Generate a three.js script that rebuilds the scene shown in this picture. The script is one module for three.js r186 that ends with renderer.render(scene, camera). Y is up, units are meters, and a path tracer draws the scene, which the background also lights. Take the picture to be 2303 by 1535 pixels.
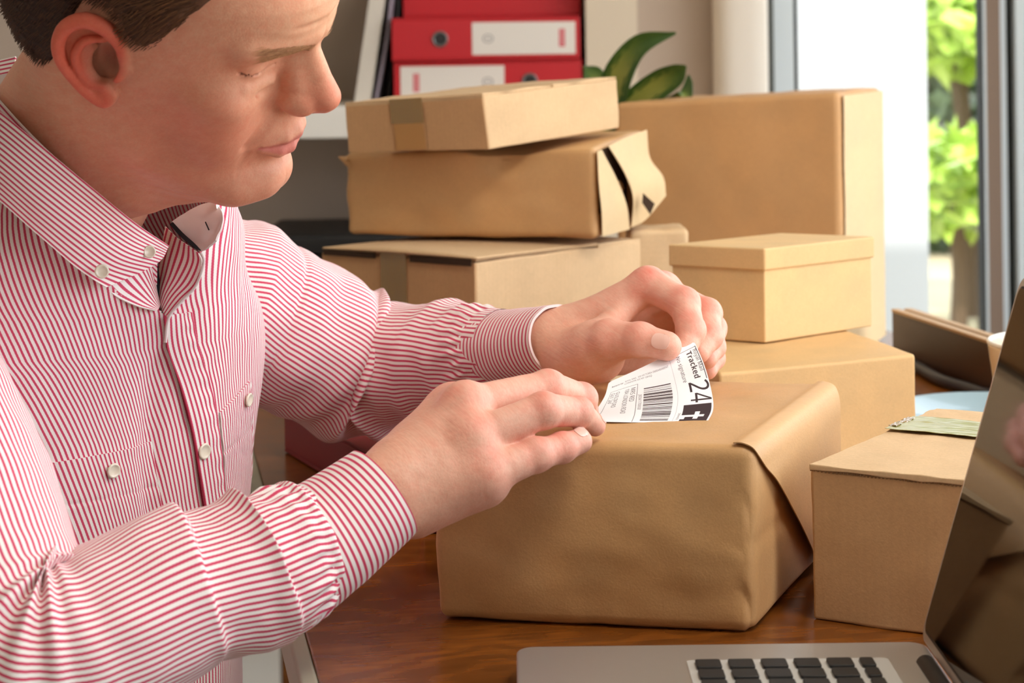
import * as THREE from 'three';
import { Sky } from 'three/addons/objects/Sky.js';
import { RectAreaLightUniformsLib } from 'three/addons/lights/RectAreaLightUniformsLib.js';
import { mergeGeometries } from 'three/addons/utils/BufferGeometryUtils.js';
import { ImprovedNoise } from 'three/addons/math/ImprovedNoise.js';

// ---------- camera, sky, sun, lamps, exposure ----------
const W = 2303, H = 1535, F = 4400, CX = 1151.5, CY = 110, ROLL = -0.013;
const EYE = new THREE.Vector3(0, 1.14, 0), DESK = 0.74;
const scene = new THREE.Scene();
const camera = new THREE.PerspectiveCamera(2 * Math.atan(H / 2 / F) * 180 / Math.PI, W / H, 0.05, 200);
camera.position.copy(EYE);
camera.rotation.z = ROLL;
camera.setViewOffset(W, H, 0, H / 2 - CY, W, H);        // a shifted lens keeps the uprights upright
camera.focus = 1.43;
camera.userData.fStop = 9.5;
scene.add(camera);

const renderer = new THREE.WebGLRenderer({ antialias: true });
renderer.toneMapping = THREE.LinearToneMapping;
renderer.toneMappingExposure = 1.03;
renderer.shadowMap.enabled = true;
RectAreaLightUniformsLib.init();

{ // overcast-bright summer sky, plain from zenith to horizon
  const w = 64, h = 32, data = new Float32Array(w * h * 4);
  for (let j = 0; j < h; j++) {
    const up = Math.sin(((j + 0.5) / h - 0.5) * Math.PI), t = Math.max(0, up);
    const c = [1.0 - 0.30 * t, 1.03 - 0.17 * t, 1.06 - 0.02 * t];
    for (let i = 0; i < w; i++) data.set([c[0], c[1], c[2], 1], (j * w + i) * 4);
  }
  const sky = new THREE.DataTexture(data, w, h, THREE.RGBAFormat, THREE.FloatType);
  sky.mapping = THREE.EquirectangularReflectionMapping; sky.magFilter = THREE.LinearFilter; sky.needsUpdate = true;
  scene.background = sky;
}
scene.backgroundIntensity = 4.5;

const sun = new THREE.DirectionalLight(new THREE.Color(1, 0.96, 0.9), 5);
sun.position.set(-0.6, 12, 3.6); sun.target.position.set(0.3, 0, -4.4);
sun.castShadow = true; sun.shadow.radius = 1.5;
sun.shadow.camera.left = -8; sun.shadow.camera.right = 8; sun.shadow.camera.top = 8; sun.shadow.camera.bottom = -8; sun.shadow.camera.far = 40;
scene.add(sun, sun.target);

// where the added ceiling panels hang and how strong their lamps are
const PANELS = [
  { at: [0.78, -0.72], size: [0.62, 0.62], power: 16 },
  { at: [-1.1, -2.2], size: [0.62, 0.62], power: 2 },
];
const LAMP_COLOR = new THREE.Color(1.0, 0.94, 0.86);

// ---------- helpers ----------
const V = (x, y, z) => new THREE.Vector3(x, y, z);
const UPV = V(0, 1, 0);
function P(px, py, d) {                                  // the point at depth d that the lens shows at pixel (px, py)
  const x = (px - CX) * d / F, y = -(py - CY) * d / F, c = Math.cos(ROLL), s = Math.sin(ROLL);
  return V(EYE.x + x * c - y * s, EYE.y + x * s + y * c, -d);
}
function mulberry(a) { return () => { a |= 0; a = a + 0x6D2B79F5 | 0; let t = Math.imul(a ^ a >>> 15, 1 | a); t = t + Math.imul(t ^ t >>> 7, 61 | t) ^ t; return ((t ^ t >>> 14) >>> 0) / 4294967296; }; }
const rnd = mulberry(7);
const perlin = new ImprovedNoise();
const noise = (x, y, z) => perlin.noise(x + 31.7, y + 17.3, z + 5.1);
const clamp = THREE.MathUtils.clamp, lerp = THREE.MathUtils.lerp, sstep = THREE.MathUtils.smoothstep;
const names = new Map();
function numbered(n) { const k = names.get(n) ?? 0; names.set(n, k + 1); return k ? `${n}_${String(k).padStart(3, '0')}` : n; }
function shade(o) { o.castShadow = true; o.receiveShadow = true; return o; }
function mesh(name, geo, mat, parent) { const m = shade(new THREE.Mesh(geo, mat)); m.name = parent ? name : numbered(name); if (parent) parent.add(m); else scene.add(m); return m; }
function base(name, pos = V(0, 0, 0), turn = 0) { const g = new THREE.Group(); g.name = numbered(name); g.position.copy(pos); g.rotation.y = turn; scene.add(g); return g; }
function tag(o, label, category, group) { o.userData.label = label; o.userData.category = category; if (group) o.userData.group = group; return o; }
function struct(name, geo, mat) { const m = mesh(name, geo, mat); m.userData.kind = 'structure'; return m; }
function about(geo, origin) { geo.translate(-origin.x, -origin.y, -origin.z); return geo; }  // world-space geometry into a thing's own space

function smoothNormals(geo, creaseDeg = 180) {           // normals averaged over coincident vertices, kept apart across sharp edges
  geo.computeVertexNormals();
  const p = geo.attributes.position, n = geo.attributes.normal, map = new Map(), lim = Math.cos(creaseDeg * Math.PI / 180);
  const key = (i) => Math.round(p.getX(i) * 2e4) + '_' + Math.round(p.getY(i) * 2e4) + '_' + Math.round(p.getZ(i) * 2e4);
  for (let i = 0; i < p.count; i++) { const k = key(i); if (!map.has(k)) map.set(k, []); map.get(k).push(i); }
  const out = new Float32Array(n.array);
  for (const l of map.values()) if (l.length > 1) for (const i of l) {
    let x = 0, y = 0, z = 0;
    for (const j of l) if (n.getX(i) * n.getX(j) + n.getY(i) * n.getY(j) + n.getZ(i) * n.getZ(j) >= lim) { x += n.getX(j); y += n.getY(j); z += n.getZ(j); }
    const q = Math.hypot(x, y, z) || 1; out.set([x / q, y / q, z / q], i * 3);
  }
  n.array.set(out); return geo;
}
function grid(nu, nv, fn, flip = false) {                // a sheet of (nu+1) x (nv+1) points; fn(u, v) gives [Vector3, s, t]
  const pos = [], uv = [], idx = [];
  for (let j = 0; j <= nv; j++) for (let i = 0; i <= nu; i++) { const [p, s, t] = fn(i / nu, j / nv); pos.push(p.x, p.y, p.z); uv.push(s ?? i / nu, t ?? j / nv); }
  for (let j = 0; j < nv; j++) for (let i = 0; i < nu; i++) { const a = j * (nu + 1) + i, b = a + 1, c = a + nu + 1, d = c + 1; flip ? idx.push(a, c, b, b, c, d) : idx.push(a, b, c, b, d, c); }
  const g = new THREE.BufferGeometry();
  g.setAttribute('position', new THREE.Float32BufferAttribute(pos, 3)); g.setAttribute('uv', new THREE.Float32BufferAttribute(uv, 2)); g.setIndex(idx); g.computeVertexNormals();
  return g;
}
// a box with rounded edges whose eight corners may stand anywhere: O, and the edges to the left (L), right (R) and down (D)
// n = [segments along L, R, D]; bump(s, t, q, normal) moves a point (fractions along L, R, D) outwards by metres
function hexa(O, L, R, D, r = 0.002, n = [6, 6, 6], bump = null, map = null) {
  const len = [L.length(), R.length(), D.length()], geos = [];
  const c = [0, 0, 0];
  const place = (q) => {                                 // q in metres from the centre along the three edges
    const h = len.map((l) => l / 2), inn = q.map((x, i) => clamp(x, -h[i] + r, h[i] - r)), off = q.map((x, i) => x - inn[i]);
    const m = Math.hypot(...off) || 1, f = [0, 1, 2].map((i) => ((m > 1e-9 ? inn[i] + off[i] / m * r : q[i]) + h[i]) / len[i]);
    let p = map ? map(f) : O.clone().addScaledVector(L, f[0]).addScaledVector(R, f[1]).addScaledVector(D, f[2]);
    return [p, f, off.map((x) => x / m)];
  };
  const nl = L.clone().normalize(), nr = R.clone().normalize(), nd = D.clone().normalize();
  for (const ax of [0, 1, 2]) for (const sg of [-1, 1]) {
    const a = (ax + 1) % 3, b = (ax + 2) % 3;
    const stops = (k) => { const e = r / len[k] * 2, m = n[k], s = [-1, -1 + e * 0.3, -1 + e * 0.65, -1 + e]; for (let i = 1; i < m; i++) s.push(-1 + e + (2 - 2 * e) * i / m); s.push(1 - e, 1 - e * 0.65, 1 - e * 0.3, 1); return s; };
    const sa = stops(a), sb = stops(b);
    const g = grid(sa.length - 1, sb.length - 1, (u, v) => {
      const i = Math.round(u * (sa.length - 1)), j = Math.round(v * (sb.length - 1)), q = [0, 0, 0];
      q[ax] = sg * len[ax] / 2; q[a] = sa[i] * len[a] / 2; q[b] = sb[j] * len[b] / 2;
      const [p, f, o] = place(q);
      if (bump) { const N = nl.clone().multiplyScalar(o[0]).addScaledVector(nr, o[1]).addScaledVector(nd, o[2]); p.addScaledVector(N, bump(f[0], f[1], f[2], o)); }
      return [p, q[ax === 2 ? 0 : a] * (ax === 2 ? 1 : 1) + c[0] + (ax === 0 ? 0.37 : 0), ax === 2 ? q[1] : q[b]];
    });
    geos.push(g);
  }
  const g = mergeGeometries(geos);
  // face outwards whatever the handedness of L, R, D
  const vol = L.clone().cross(R).dot(D);
  if (vol < 0) { const ix = g.index.array; for (let i = 0; i < ix.length; i += 3) { const t = ix[i]; ix[i] = ix[i + 1]; ix[i + 1] = t; } }
  return smoothNormals(g, 50);
}
const rbox = (w, h, d, r = 0.002, n = [1, 1, 1]) => hexa(V(-w / 2, -h / 2, -d / 2), V(w, 0, 0), V(0, h, 0), V(0, 0, d), r, n);
// smooth sheet through a net of points rows[j][i] (Vector3), bicubic, with thickness; uvf(u, v, p) gives texture coordinates
function catmull(a, b, c, d, t) {
  const t2 = t * t, t3 = t2 * t;
  return a.clone().multiplyScalar(-0.5 * t + t2 - 0.5 * t3).addScaledVector(b, 1 - 2.5 * t2 + 1.5 * t3).addScaledVector(c, 0.5 * t + 2 * t2 - 1.5 * t3).addScaledVector(d, -0.5 * t2 + 0.5 * t3);
}
function along(pts, t) {
  const m = pts.length - 1, x = clamp(t, 0, 1) * m, i = Math.min(m - 1, Math.floor(x)), f = x - i;
  const g = (k) => k < 0 ? pts[0].clone().multiplyScalar(2).sub(pts[1]) : k > m ? pts[m].clone().multiplyScalar(2).sub(pts[m - 1]) : pts[k];
  return catmull(g(i - 1), g(i), g(i + 1), g(i + 2), f);
}
const netPoint = (rows, u, v) => along(rows.map((r) => along(r, u)), v);
function sheet(rows, nu, nv, thick = 0.0006, uvf = null, wave = null) {
  const pt = (u, v) => netPoint(rows, u, v);
  const P0 = [], N0 = [];
  for (let j = 0; j <= nv; j++) for (let i = 0; i <= nu; i++) {
    const u = i / nu, v = j / nv, e = 0.002;
    const du = pt(Math.min(1, u + e), v).sub(pt(Math.max(0, u - e), v)), dv = pt(u, Math.min(1, v + e)).sub(pt(u, Math.max(0, v - e)));
    const n = du.cross(dv).normalize(), p = pt(u, v); if (wave) p.addScaledVector(n, wave(u, v, p));
    P0.push(p); N0.push(n);
  }
  const at = (i, j) => j * (nu + 1) + i;
  const uvAt = (u, v, p) => uvf ? uvf(u, v, p) : [u, v];
  const front = grid(nu, nv, (u, v) => { const k = at(Math.round(u * nu), Math.round(v * nv)); return [P0[k], ...uvAt(u, v, P0[k])]; });
  const back = grid(nu, nv, (u, v) => { const k = at(Math.round(u * nu), Math.round(v * nv)); return [P0[k].clone().addScaledVector(N0[k], -thick), ...uvAt(u, v, P0[k])]; }, true);
  const rim = [];
  const strip = (cells) => rim.push(grid(cells.length - 1, 1, (u, v) => { const [i, j] = cells[Math.round(u * (cells.length - 1))], k = at(i, j); return [P0[k].clone().addScaledVector(N0[k], v > 0.5 ? 0 : -thick), ...uvAt(i / nu, j / nv, P0[k])]; }));
  const I = [...Array(nu + 1).keys()], J = [...Array(nv + 1).keys()];
  strip(I.map((i) => [i, 0])); strip(J.map((j) => [nu, j])); strip(I.map((i) => [nu - i, nv])); strip(J.map((j) => [0, nv - j]));
  return mergeGeometries([front, back, ...rim]);
}
// a tube of varying section along a list of points; ring(t, a) gives the radius
function loft(pts, nt, na, radius, opts = {}) {
  const frames = [], up = opts.up ?? UPV; let prev = null;
  for (let j = 0; j <= nt; j++) {
    const t = j / nt, p = along(pts, t), q = along(pts, Math.min(1, t + 0.01)).sub(along(pts, Math.max(0, t - 0.01))).normalize();
    let s = prev ? prev.clone().addScaledVector(q, -prev.dot(q)).normalize() : up.clone().cross(q).normalize();
    prev = s; frames.push([p, q, s, q.clone().cross(s).normalize()]);
  }
  let length = 0; const L = frames.map((f, j) => j ? length += f[0].distanceTo(frames[j - 1][0]) : 0);
  return grid(na, nt, (u, v) => {
    const j = Math.round(v * nt), [p, q, s, b] = frames[j], a = (opts.a0 ?? 0) + u * 2 * Math.PI, r = radius(v, a);
    const [rx, ry] = Array.isArray(r) ? r : [r, r];
    return [p.clone().addScaledVector(s, Math.cos(a) * rx).addScaledVector(b, Math.sin(a) * ry), opts.uv ? opts.uv(a, v, L[j]) : u, L[j]];
  }, opts.flip);
}
const tube = (pts, r, na = 8, nt = 24) => mergeGeometries([loft(pts, nt, na, () => r)]);

// ---------- procedural textures and materials ----------
function tex(w, h, fn, srgb = true) {                    // fn(u, v) -> [r, g, b] 0..255
  const data = new Uint8Array(w * h * 4);
  for (let j = 0; j < h; j++) for (let i = 0; i < w; i++) { const c = fn(i / w, j / h, i, j); data.set([clamp(c[0], 0, 255), clamp(c[1], 0, 255), clamp(c[2], 0, 255), 255], (j * w + i) * 4); }
  const t = new THREE.DataTexture(data, w, h); t.wrapS = t.wrapT = THREE.RepeatWrapping; t.magFilter = THREE.LinearFilter; t.minFilter = THREE.LinearMipmapLinearFilter; t.generateMipmaps = true;
  if (srgb) t.colorSpace = THREE.SRGBColorSpace; t.needsUpdate = true; return t;
}
function tileNoise(period, seed) {                       // value noise that repeats after `period` cells
  const r = mulberry(seed), v = Float32Array.from({ length: period * period }, () => r());
  return (u, w) => {
    const x = u * period, y = w * period, i = Math.floor(x), j = Math.floor(y), f = x - i, g = y - j, a = f * f * (3 - 2 * f), b = g * g * (3 - 2 * g), k = (p, q) => v[((q % period) + period) % period * period + ((p % period) + period) % period];
    return lerp(lerp(k(i, j), k(i + 1, j), a), lerp(k(i, j + 1), k(i + 1, j + 1), a), b);
  };
}
const n8 = tileNoise(8, 1), n32 = tileNoise(32, 2), n128 = tileNoise(128, 3), n256 = tileNoise(256, 4);
const fibre = (u, v) => n256(u, v) * 0.5 + n128(u * 1, v) * 0.3 + n32(u, v) * 0.2;
const paperGrain = tex(512, 512, (u, v) => { const f = fibre(u, v) - 0.5, m = n8(u, v) - 0.5, k = 240 + 15 * f + 8 * m; return [k + 3 * m, k, k - 4 * m]; });
const paperBump = tex(512, 512, (u, v) => { const k = 128 + 110 * (fibre(u, v) - 0.5); return [k, k, k]; }, false);
const cartonGrain = tex(512, 512, (u, v) => { const f = fibre(u, v) - 0.5, s = 0.5 * Math.sin(u * 2 * Math.PI * 40), fl = n256(u * 0.999, v * 0.999) > 0.965 ? -16 : 0, k = 236 + 18 * f + 2.5 * s + 10 * (n8(u, v) - 0.5) + fl; return [k, k - 1, k - 3]; });
const std = (o) => new THREE.MeshStandardMaterial(o), phys = (o) => new THREE.MeshPhysicalMaterial(o);
const srgb = (r, g, b) => new THREE.Color().setRGB(r / 255, g / 255, b / 255, THREE.SRGBColorSpace);
function rep(t, k, l = k) { const c = t.clone(); c.repeat.set(k, l); c.needsUpdate = true; return c; }
const grain4 = rep(paperGrain, 5), bump4 = rep(paperBump, 5), carton4 = rep(cartonGrain, 4);
const kraft = (c, rough = 0.62) => phys({ color: c, map: grain4, bumpMap: bump4, bumpScale: 0.00025, roughness: rough, specularIntensity: 0.6 });
const board = (c) => std({ color: c, map: carton4, bumpMap: bump4, bumpScale: 0.0002, roughness: 0.85 });
const M = {
  kraft: kraft(srgb(214, 166, 112), 0.5), kraftDark: kraft(srgb(212, 160, 106)), kraftMid: kraft(srgb(228, 184, 126), 0.6), kraftPale: kraft(srgb(226, 194, 148)),
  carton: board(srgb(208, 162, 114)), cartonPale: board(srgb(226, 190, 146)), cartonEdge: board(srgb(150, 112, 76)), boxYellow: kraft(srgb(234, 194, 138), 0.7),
  tape: phys({ color: srgb(142, 112, 66), roughness: 0.22, clearcoat: 0.5 }), gap: std({ color: srgb(58, 38, 20), roughness: 1 }),  // gap: dark colour that stands for shade inside openings
  white: std({ color: srgb(238, 232, 222), roughness: 0.5 }), wall: std({ color: srgb(206, 196, 186), roughness: 0.9 }), wallWhite: std({ color: srgb(236, 232, 226), roughness: 0.85 }),
  red: phys({ color: srgb(186, 14, 26), roughness: 0.5 }), black: std({ color: srgb(22, 20, 20), roughness: 0.5 }), blackGloss: phys({ color: srgb(14, 13, 12), roughness: 0.08, clearcoat: 1 }),
  alu: std({ color: srgb(200, 199, 197), metalness: 0.85, roughness: 0.42 }), aluDark: std({ color: srgb(120, 118, 116), metalness: 0.8, roughness: 0.4 }),
  frameGrey: std({ color: srgb(210, 218, 222), roughness: 0.45 }), seal: std({ color: srgb(28, 30, 28), roughness: 0.8 }),
};

// ---------- the setting ----------
const slab = (x0, x1, y0, y1, z0, z1) => { const g = new THREE.BoxGeometry(x1 - x0, y1 - y0, z1 - z0); g.translate((x0 + x1) / 2, (y0 + y1) / 2, (z0 + z1) / 2); return g; };
const BACK = -3.65, DOOR_X0 = 0.487, DOOR_X1 = 1.30, RIGHT = 1.42;
{
  const floorMat = std({ color: srgb(176, 170, 154), map: rep(paperGrain, 2), roughness: 0.55 });
  struct('floor', slab(-2.6, 1.65, -0.12, 0, -3.9, 2.0), floorMat);
  struct('ceiling', slab(-2.6, 1.65, 2.5, 2.7, -3.9, 2.0), M.wallWhite);
  const taupe = std({ color: srgb(186, 168, 152), roughness: 0.9 });
  struct('wall_back', mergeGeometries([slab(-2.6, DOOR_X0, 0, 2.5, BACK - 0.2, BACK), slab(DOOR_X0, DOOR_X1, 2.2, 2.5, BACK - 0.2, BACK), slab(DOOR_X1, 1.65, 0, 2.5, BACK - 0.2, BACK)]), taupe);
  struct('wall_left', slab(-2.6, -2.4, 0, 2.5, BACK, 1.8), M.wall);
  struct('wall_front', slab(-2.6, 1.65, 0, 2.5, 1.8, 2.0), M.wallWhite);
  const sill = 0.55, top = 2.4;
  struct('wall_right', mergeGeometries([slab(RIGHT, RIGHT + 0.22, 0, sill, BACK, 1.8), slab(RIGHT, RIGHT + 0.22, top, 2.5, BACK, 1.8), slab(RIGHT, RIGHT + 0.22, sill, top, BACK, -3.2), slab(RIGHT, RIGHT + 0.22, sill, top, -0.80, -0.70), slab(RIGHT, RIGHT + 0.22, sill, top, 0.5, 1.8)]), M.wallWhite);
  struct('window_sill', slab(RIGHT - 0.04, RIGHT + 0.23, sill, sill + 0.022, -3.2, 0.5), M.white);
  const glass = phys({ color: 0xffffff, transmission: 1, thickness: 0, roughness: 0, ior: 1.45 });
  const win = (name, at, turn, w, y0, y1, f, fr = f) => {          // a glazed frame in its own x-y plane
    const o = new THREE.Group(); o.name = numbered(name); o.userData.kind = 'structure'; o.position.copy(at); o.rotation.y = turn; scene.add(o);
    const bar = (n, g, m) => mesh(n, g, m, o), t = 0.03;
    bar('frame', slab(0, f, y0, y1, -t, t), M.frameGrey); bar('frame', slab(w - fr, w, y0, y1, -t, t), M.frameGrey); bar('frame', slab(f, w - fr, y0, y0 + f, -t, t), M.frameGrey); bar('frame', slab(f, w - fr, y1 - f, y1, -t, t), M.frameGrey);
    for (const [a, b] of [[f, f + 0.008], [w - fr - (fr < f ? 0.002 : 0.008), w - fr]]) bar('seal', slab(a, b, y0 + f, y1 - f, -t + 0.004, t - 0.006), M.seal);
    bar('pane', slab(f + 0.008, w - fr - (fr < f ? 0.002 : 0.008), y0 + f, y1 - f, -0.002, 0.002), glass);
    return o;
  };
  // the garden door: a fixed light on the left, and the leaf's own frame from x = 0.916
  const z = BACK - 0.05;
  const leaf = win('door', V(DOOR_X0, 0, z), 0, 0.402, 0.02, 2.2, 0.042, 0.004);
  mesh('stile', slab(0.402, 0.429, 0.02, 2.2, -0.03, 0.03), std({ color: srgb(134, 112, 96), roughness: 0.7 }), leaf);  // brown tone puts the look of a shaded frame into the colour
  mesh('stile', slab(0.429, 0.442, 0.02, 2.2, -0.03, 0.022), M.frameGrey, leaf); mesh('seal', slab(0.442, 0.455, 0.02, 2.2, -0.03, 0.012), M.seal, leaf);
  win('door', V(0.942, 0, z + 0.012), 0, DOOR_X1 - 0.942, 0.02, 2.2, 0.055);
  win('window', V(RIGHT + 0.11, 0, -0.80), Math.PI / 2, 2.4, sill + 0.022, top, 0.05);
  win('window', V(RIGHT + 0.11, 0, 0.5), Math.PI / 2, 1.2, sill + 0.022, top, 0.05);
  // rounded cream jamb beside the door, dark gap, and the cream pilaster beside the shelf unit
  const jamb = hexa(V(0.371, 2.5, BACK + 0.0), V(0.098, 0, 0), V(0, 0, 0.10), V(0, -2.5, 0), 0.035, [2, 2, 1]);
  struct('trim_2', jamb, std({ color: srgb(226, 214, 200), roughness: 0.6 }));
  struct('trim_3', slab(0.469, DOOR_X0, 0, 2.5, BACK - 0.01, BACK + 0.012), std({ color: srgb(74, 76, 72), roughness: 0.7 }));
  struct('trim_1', slab(0.125, 0.212, 0, 2.5, BACK, -3.3), std({ color: srgb(214, 196, 172), roughness: 0.8 }));
  struct('ground', slab(-10, 18, -0.3, -0.02, -30, 8), std({ color: srgb(190, 172, 134), map: rep(paperGrain, 0.7), roughness: 1 }));
}
// ceiling lamps, unseen and added to brighten the room: a glowing panel and a light of the same size just below it
for (const p of PANELS) {
  const o = base('added_ceiling_lamp', V(p.at[0], 2.5, p.at[1]));
  tag(o, p.at[0] > 0 ? 'added flat white ceiling lamp panel lighting the desk from out of view' : 'added flat white ceiling lamp panel brightening the left of the room', 'lamp');
  mesh('lamp_frame', rbox(p.size[0] + 0.05, 0.03, p.size[1] + 0.05, 0.004).translate(0, -0.016, 0), M.white, o);
  const g = new THREE.PlaneGeometry(p.size[0], p.size[1]); g.rotateX(Math.PI / 2); g.translate(0, -0.033, 0);
  mesh('diffuser', g, std({ color: 0xffffff, emissive: LAMP_COLOR, emissiveIntensity: 1.2, roughness: 0.6 }), o);
  const l = new THREE.RectAreaLight(LAMP_COLOR, p.power, p.size[0], p.size[1]);
  l.position.set(0, -0.04, 0); l.rotation.x = -Math.PI / 2; o.add(l);
}

// ---------- outdoors ----------
{
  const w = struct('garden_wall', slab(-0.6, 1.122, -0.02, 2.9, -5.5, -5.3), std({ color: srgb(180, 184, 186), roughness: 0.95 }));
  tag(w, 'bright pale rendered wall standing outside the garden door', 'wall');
  const shed = base('garden_shed', V(3.0, 0, -13)); tag(shed, 'grey garden shed seen between the bushes', 'shed');
  const boards = std({ color: srgb(104, 110, 98), roughness: 0.9 });
  for (let k = 0; k < 12; k++) mesh('board', rbox(2.6, 0.17, 0.03, 0.004).translate(0, 0.1 + k * 0.175, 0.02 + 0.008 * (k % 2)), boards, shed);
  mesh('wall', slab(-1.3, 1.3, 0, 2.15, -1.5, 0), boards, shed);
  mesh('roof', rbox(2.9, 0.1, 1.9, 0.01).translate(0, 2.2, -0.7), std({ color: srgb(96, 92, 86), roughness: 0.9 }), shed);
  // bushes: leaves nobody could count on a few stems
  const leafShape = new THREE.BufferGeometry();
  leafShape.setAttribute('position', new THREE.Float32BufferAttribute([0, 0, 0, 0.5, 0.1, 0.45, -0.5, 0.1, 0.45, 0, 0, 1, 0, -0.06, 0.45], 3));
  leafShape.setIndex([0, 1, 4, 0, 4, 2, 4, 1, 3, 2, 4, 3]); leafShape.computeVertexNormals();
  const leafMat = phys({ color: 0xffffff, roughness: 0.6, transmission: 0.35, thickness: 0, side: THREE.DoubleSide });
  const bush = (pos, r, n, size, tint, label, name) => {
    const o = base(name, pos); tag(o, label, name === 'tree' ? 'tree' : 'bush');
    const m = shade(new THREE.InstancedMesh(leafShape, leafMat, n)), q = new THREE.Quaternion(), e = new THREE.Euler(), c = new THREE.Color();
    for (let i = 0; i < n; i++) {
      const u = rnd() * 2 - 1, a = rnd() * 6.283, k = Math.cbrt(0.25 + 0.75 * rnd()), s = Math.sqrt(1 - u * u), lump = 1 + 0.3 * noise(s * Math.cos(a) * 2.2 + pos.x, u * 2.2, s * Math.sin(a) * 2.2);
      const p = V(s * Math.cos(a) * r[0], u * r[1], s * Math.sin(a) * r[2]).multiplyScalar(k * lump).add(V(0, r[3], 0));
      e.set(rnd() * 6.28, rnd() * 6.28, rnd() * 6.28); q.setFromEuler(e); const z = size * (0.6 + 0.8 * rnd());
      m.setMatrixAt(i, new THREE.Matrix4().compose(p, q, V(z, z, z * 1.5)));
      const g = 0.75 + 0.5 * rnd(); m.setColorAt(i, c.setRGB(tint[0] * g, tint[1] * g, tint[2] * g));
    }
    m.name = 'foliage'; m.userData.kind = 'stuff'; o.add(m);
    const stems = []; for (let i = 0; i < 5; i++) { const a = i * 1.3, x = 0.3 * r[0] * Math.cos(a), z = 0.3 * r[2] * Math.sin(a); stems.push(tube([V(0.1 * Math.cos(a), 0, 0.1 * Math.sin(a)), V(x * 0.6, r[3] * 0.5, z * 0.6), V(x, r[3], z)], 0.03, 6, 8)); }
    mesh('stem', mergeGeometries(stems), std({ color: srgb(84, 66, 46), roughness: 0.95 }), o);
  };
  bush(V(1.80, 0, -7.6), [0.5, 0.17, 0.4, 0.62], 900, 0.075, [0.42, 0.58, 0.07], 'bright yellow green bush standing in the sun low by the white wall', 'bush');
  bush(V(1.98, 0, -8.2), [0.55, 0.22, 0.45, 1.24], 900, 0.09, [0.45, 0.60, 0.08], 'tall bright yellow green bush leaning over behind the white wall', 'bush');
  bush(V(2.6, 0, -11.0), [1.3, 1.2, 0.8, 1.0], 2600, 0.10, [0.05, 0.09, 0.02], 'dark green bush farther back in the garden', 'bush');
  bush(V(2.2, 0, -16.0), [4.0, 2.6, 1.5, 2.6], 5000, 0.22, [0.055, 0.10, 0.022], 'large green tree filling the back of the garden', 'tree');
}

// ---------- desk ----------
const DESK_O = V(-0.139, DESK, -1.235), DE = V(-0.186, 0, -0.983).normalize(), DN = V(0.983, 0, -0.186).normalize();
const deskPoint = (a, n, y = DESK) => DESK_O.clone().addScaledVector(DE, a).addScaledVector(DN, n).setY(y);
{
  const woodRings = (u, v) => {
    const warp = 0.05 * (n8(u, v) - 0.5) + 0.014 * (n32(u, v) - 0.5), s = Math.sin((u * 7 + warp * 60) * 2 * Math.PI), streak = n256(u, (v * 0.12) % 1) - 0.5, fine = n128(u, v) - 0.5;
    return 0.5 + 0.18 * s + 0.35 * streak + 0.12 * fine + 0.5 * (n8(v, u) - 0.5);
  };
  const wood = tex(512, 512, (u, v) => { const k = woodRings(u, v); return [lerp(90, 150, k), lerp(47, 86, k), lerp(13, 28, k)]; });
  const woodMat = phys({ map: rep(wood, 1.6, 1.1), roughness: 0.22, specularIntensity: 0.8 });
  const o = base('desk'); o.position.copy(deskPoint(0, 0, 0));
  tag(o, 'brown wooden desk with a glossy top carrying the boxes and laptop', 'desk');
  const top = hexa(deskPoint(-0.55, 0.0125), DE.clone().multiplyScalar(2.02), DN.clone().multiplyScalar(0.915), V(0, -0.032, 0), 0.002, [1, 1, 1]);
  mesh('tabletop', about(top, o.position), woodMat, o);
  mesh('edge_band', about(hexa(deskPoint(-0.55, 0), DE.clone().multiplyScalar(2.02), DN.clone().multiplyScalar(0.0125), V(0, -0.032, 0), 0.003, [1, 1, 1]), o.position), std({ color: srgb(158, 152, 132), roughness: 0.5 }), o);
  for (const [a, n] of [[-0.45, 0.08], [1.38, 0.08], [-0.45, 0.84], [1.38, 0.84]]) mesh('leg', about(hexa(deskPoint(a, n, DESK - 0.032), DE.clone().multiplyScalar(0.06), DN.clone().multiplyScalar(0.06), V(0, -DESK + 0.032, 0), 0.004, [1, 1, 1]), o.position), woodMat, o);
}

// ---------- shelf unit and what stands on it ----------
const SHELF_Z = -3.25, SHELF_Y = 1.0487;
{
  const o = base('shelf_unit', V(-0.65, 0, -3.45)); tag(o, 'white thick-board shelf unit against the back wall holding red files', 'shelf');
  const b = (n, x0, x1, y0, y1, z0 = -3.64, z1 = SHELF_Z) => mesh(n, hexa(V(x0, y0, z0), V(x1 - x0, 0, 0), V(0, y1 - y0, 0), V(0, 0, z1 - z0), 0.003, [1, 1, 1]).translate(0.65, 0, 3.45), M.white, o);
  b('shelf_board', -1.5, 0.12, SHELF_Y - 0.0535, SHELF_Y); b('shelf_board', -1.5, 0.12, 1.52, 1.57); b('shelf_board', -1.5, 0.12, 0.60, 0.645); b('shelf_board', -1.5, 0.12, 0.03, 0.08);
  b('upright', -1.55, -1.5, 0, 1.62); b('upright', 0.07, 0.12, 1.57, 1.62); b('upright', -1.5 + 0.81, -1.5 + 0.85, 0.08, 0.60);
}
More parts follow.
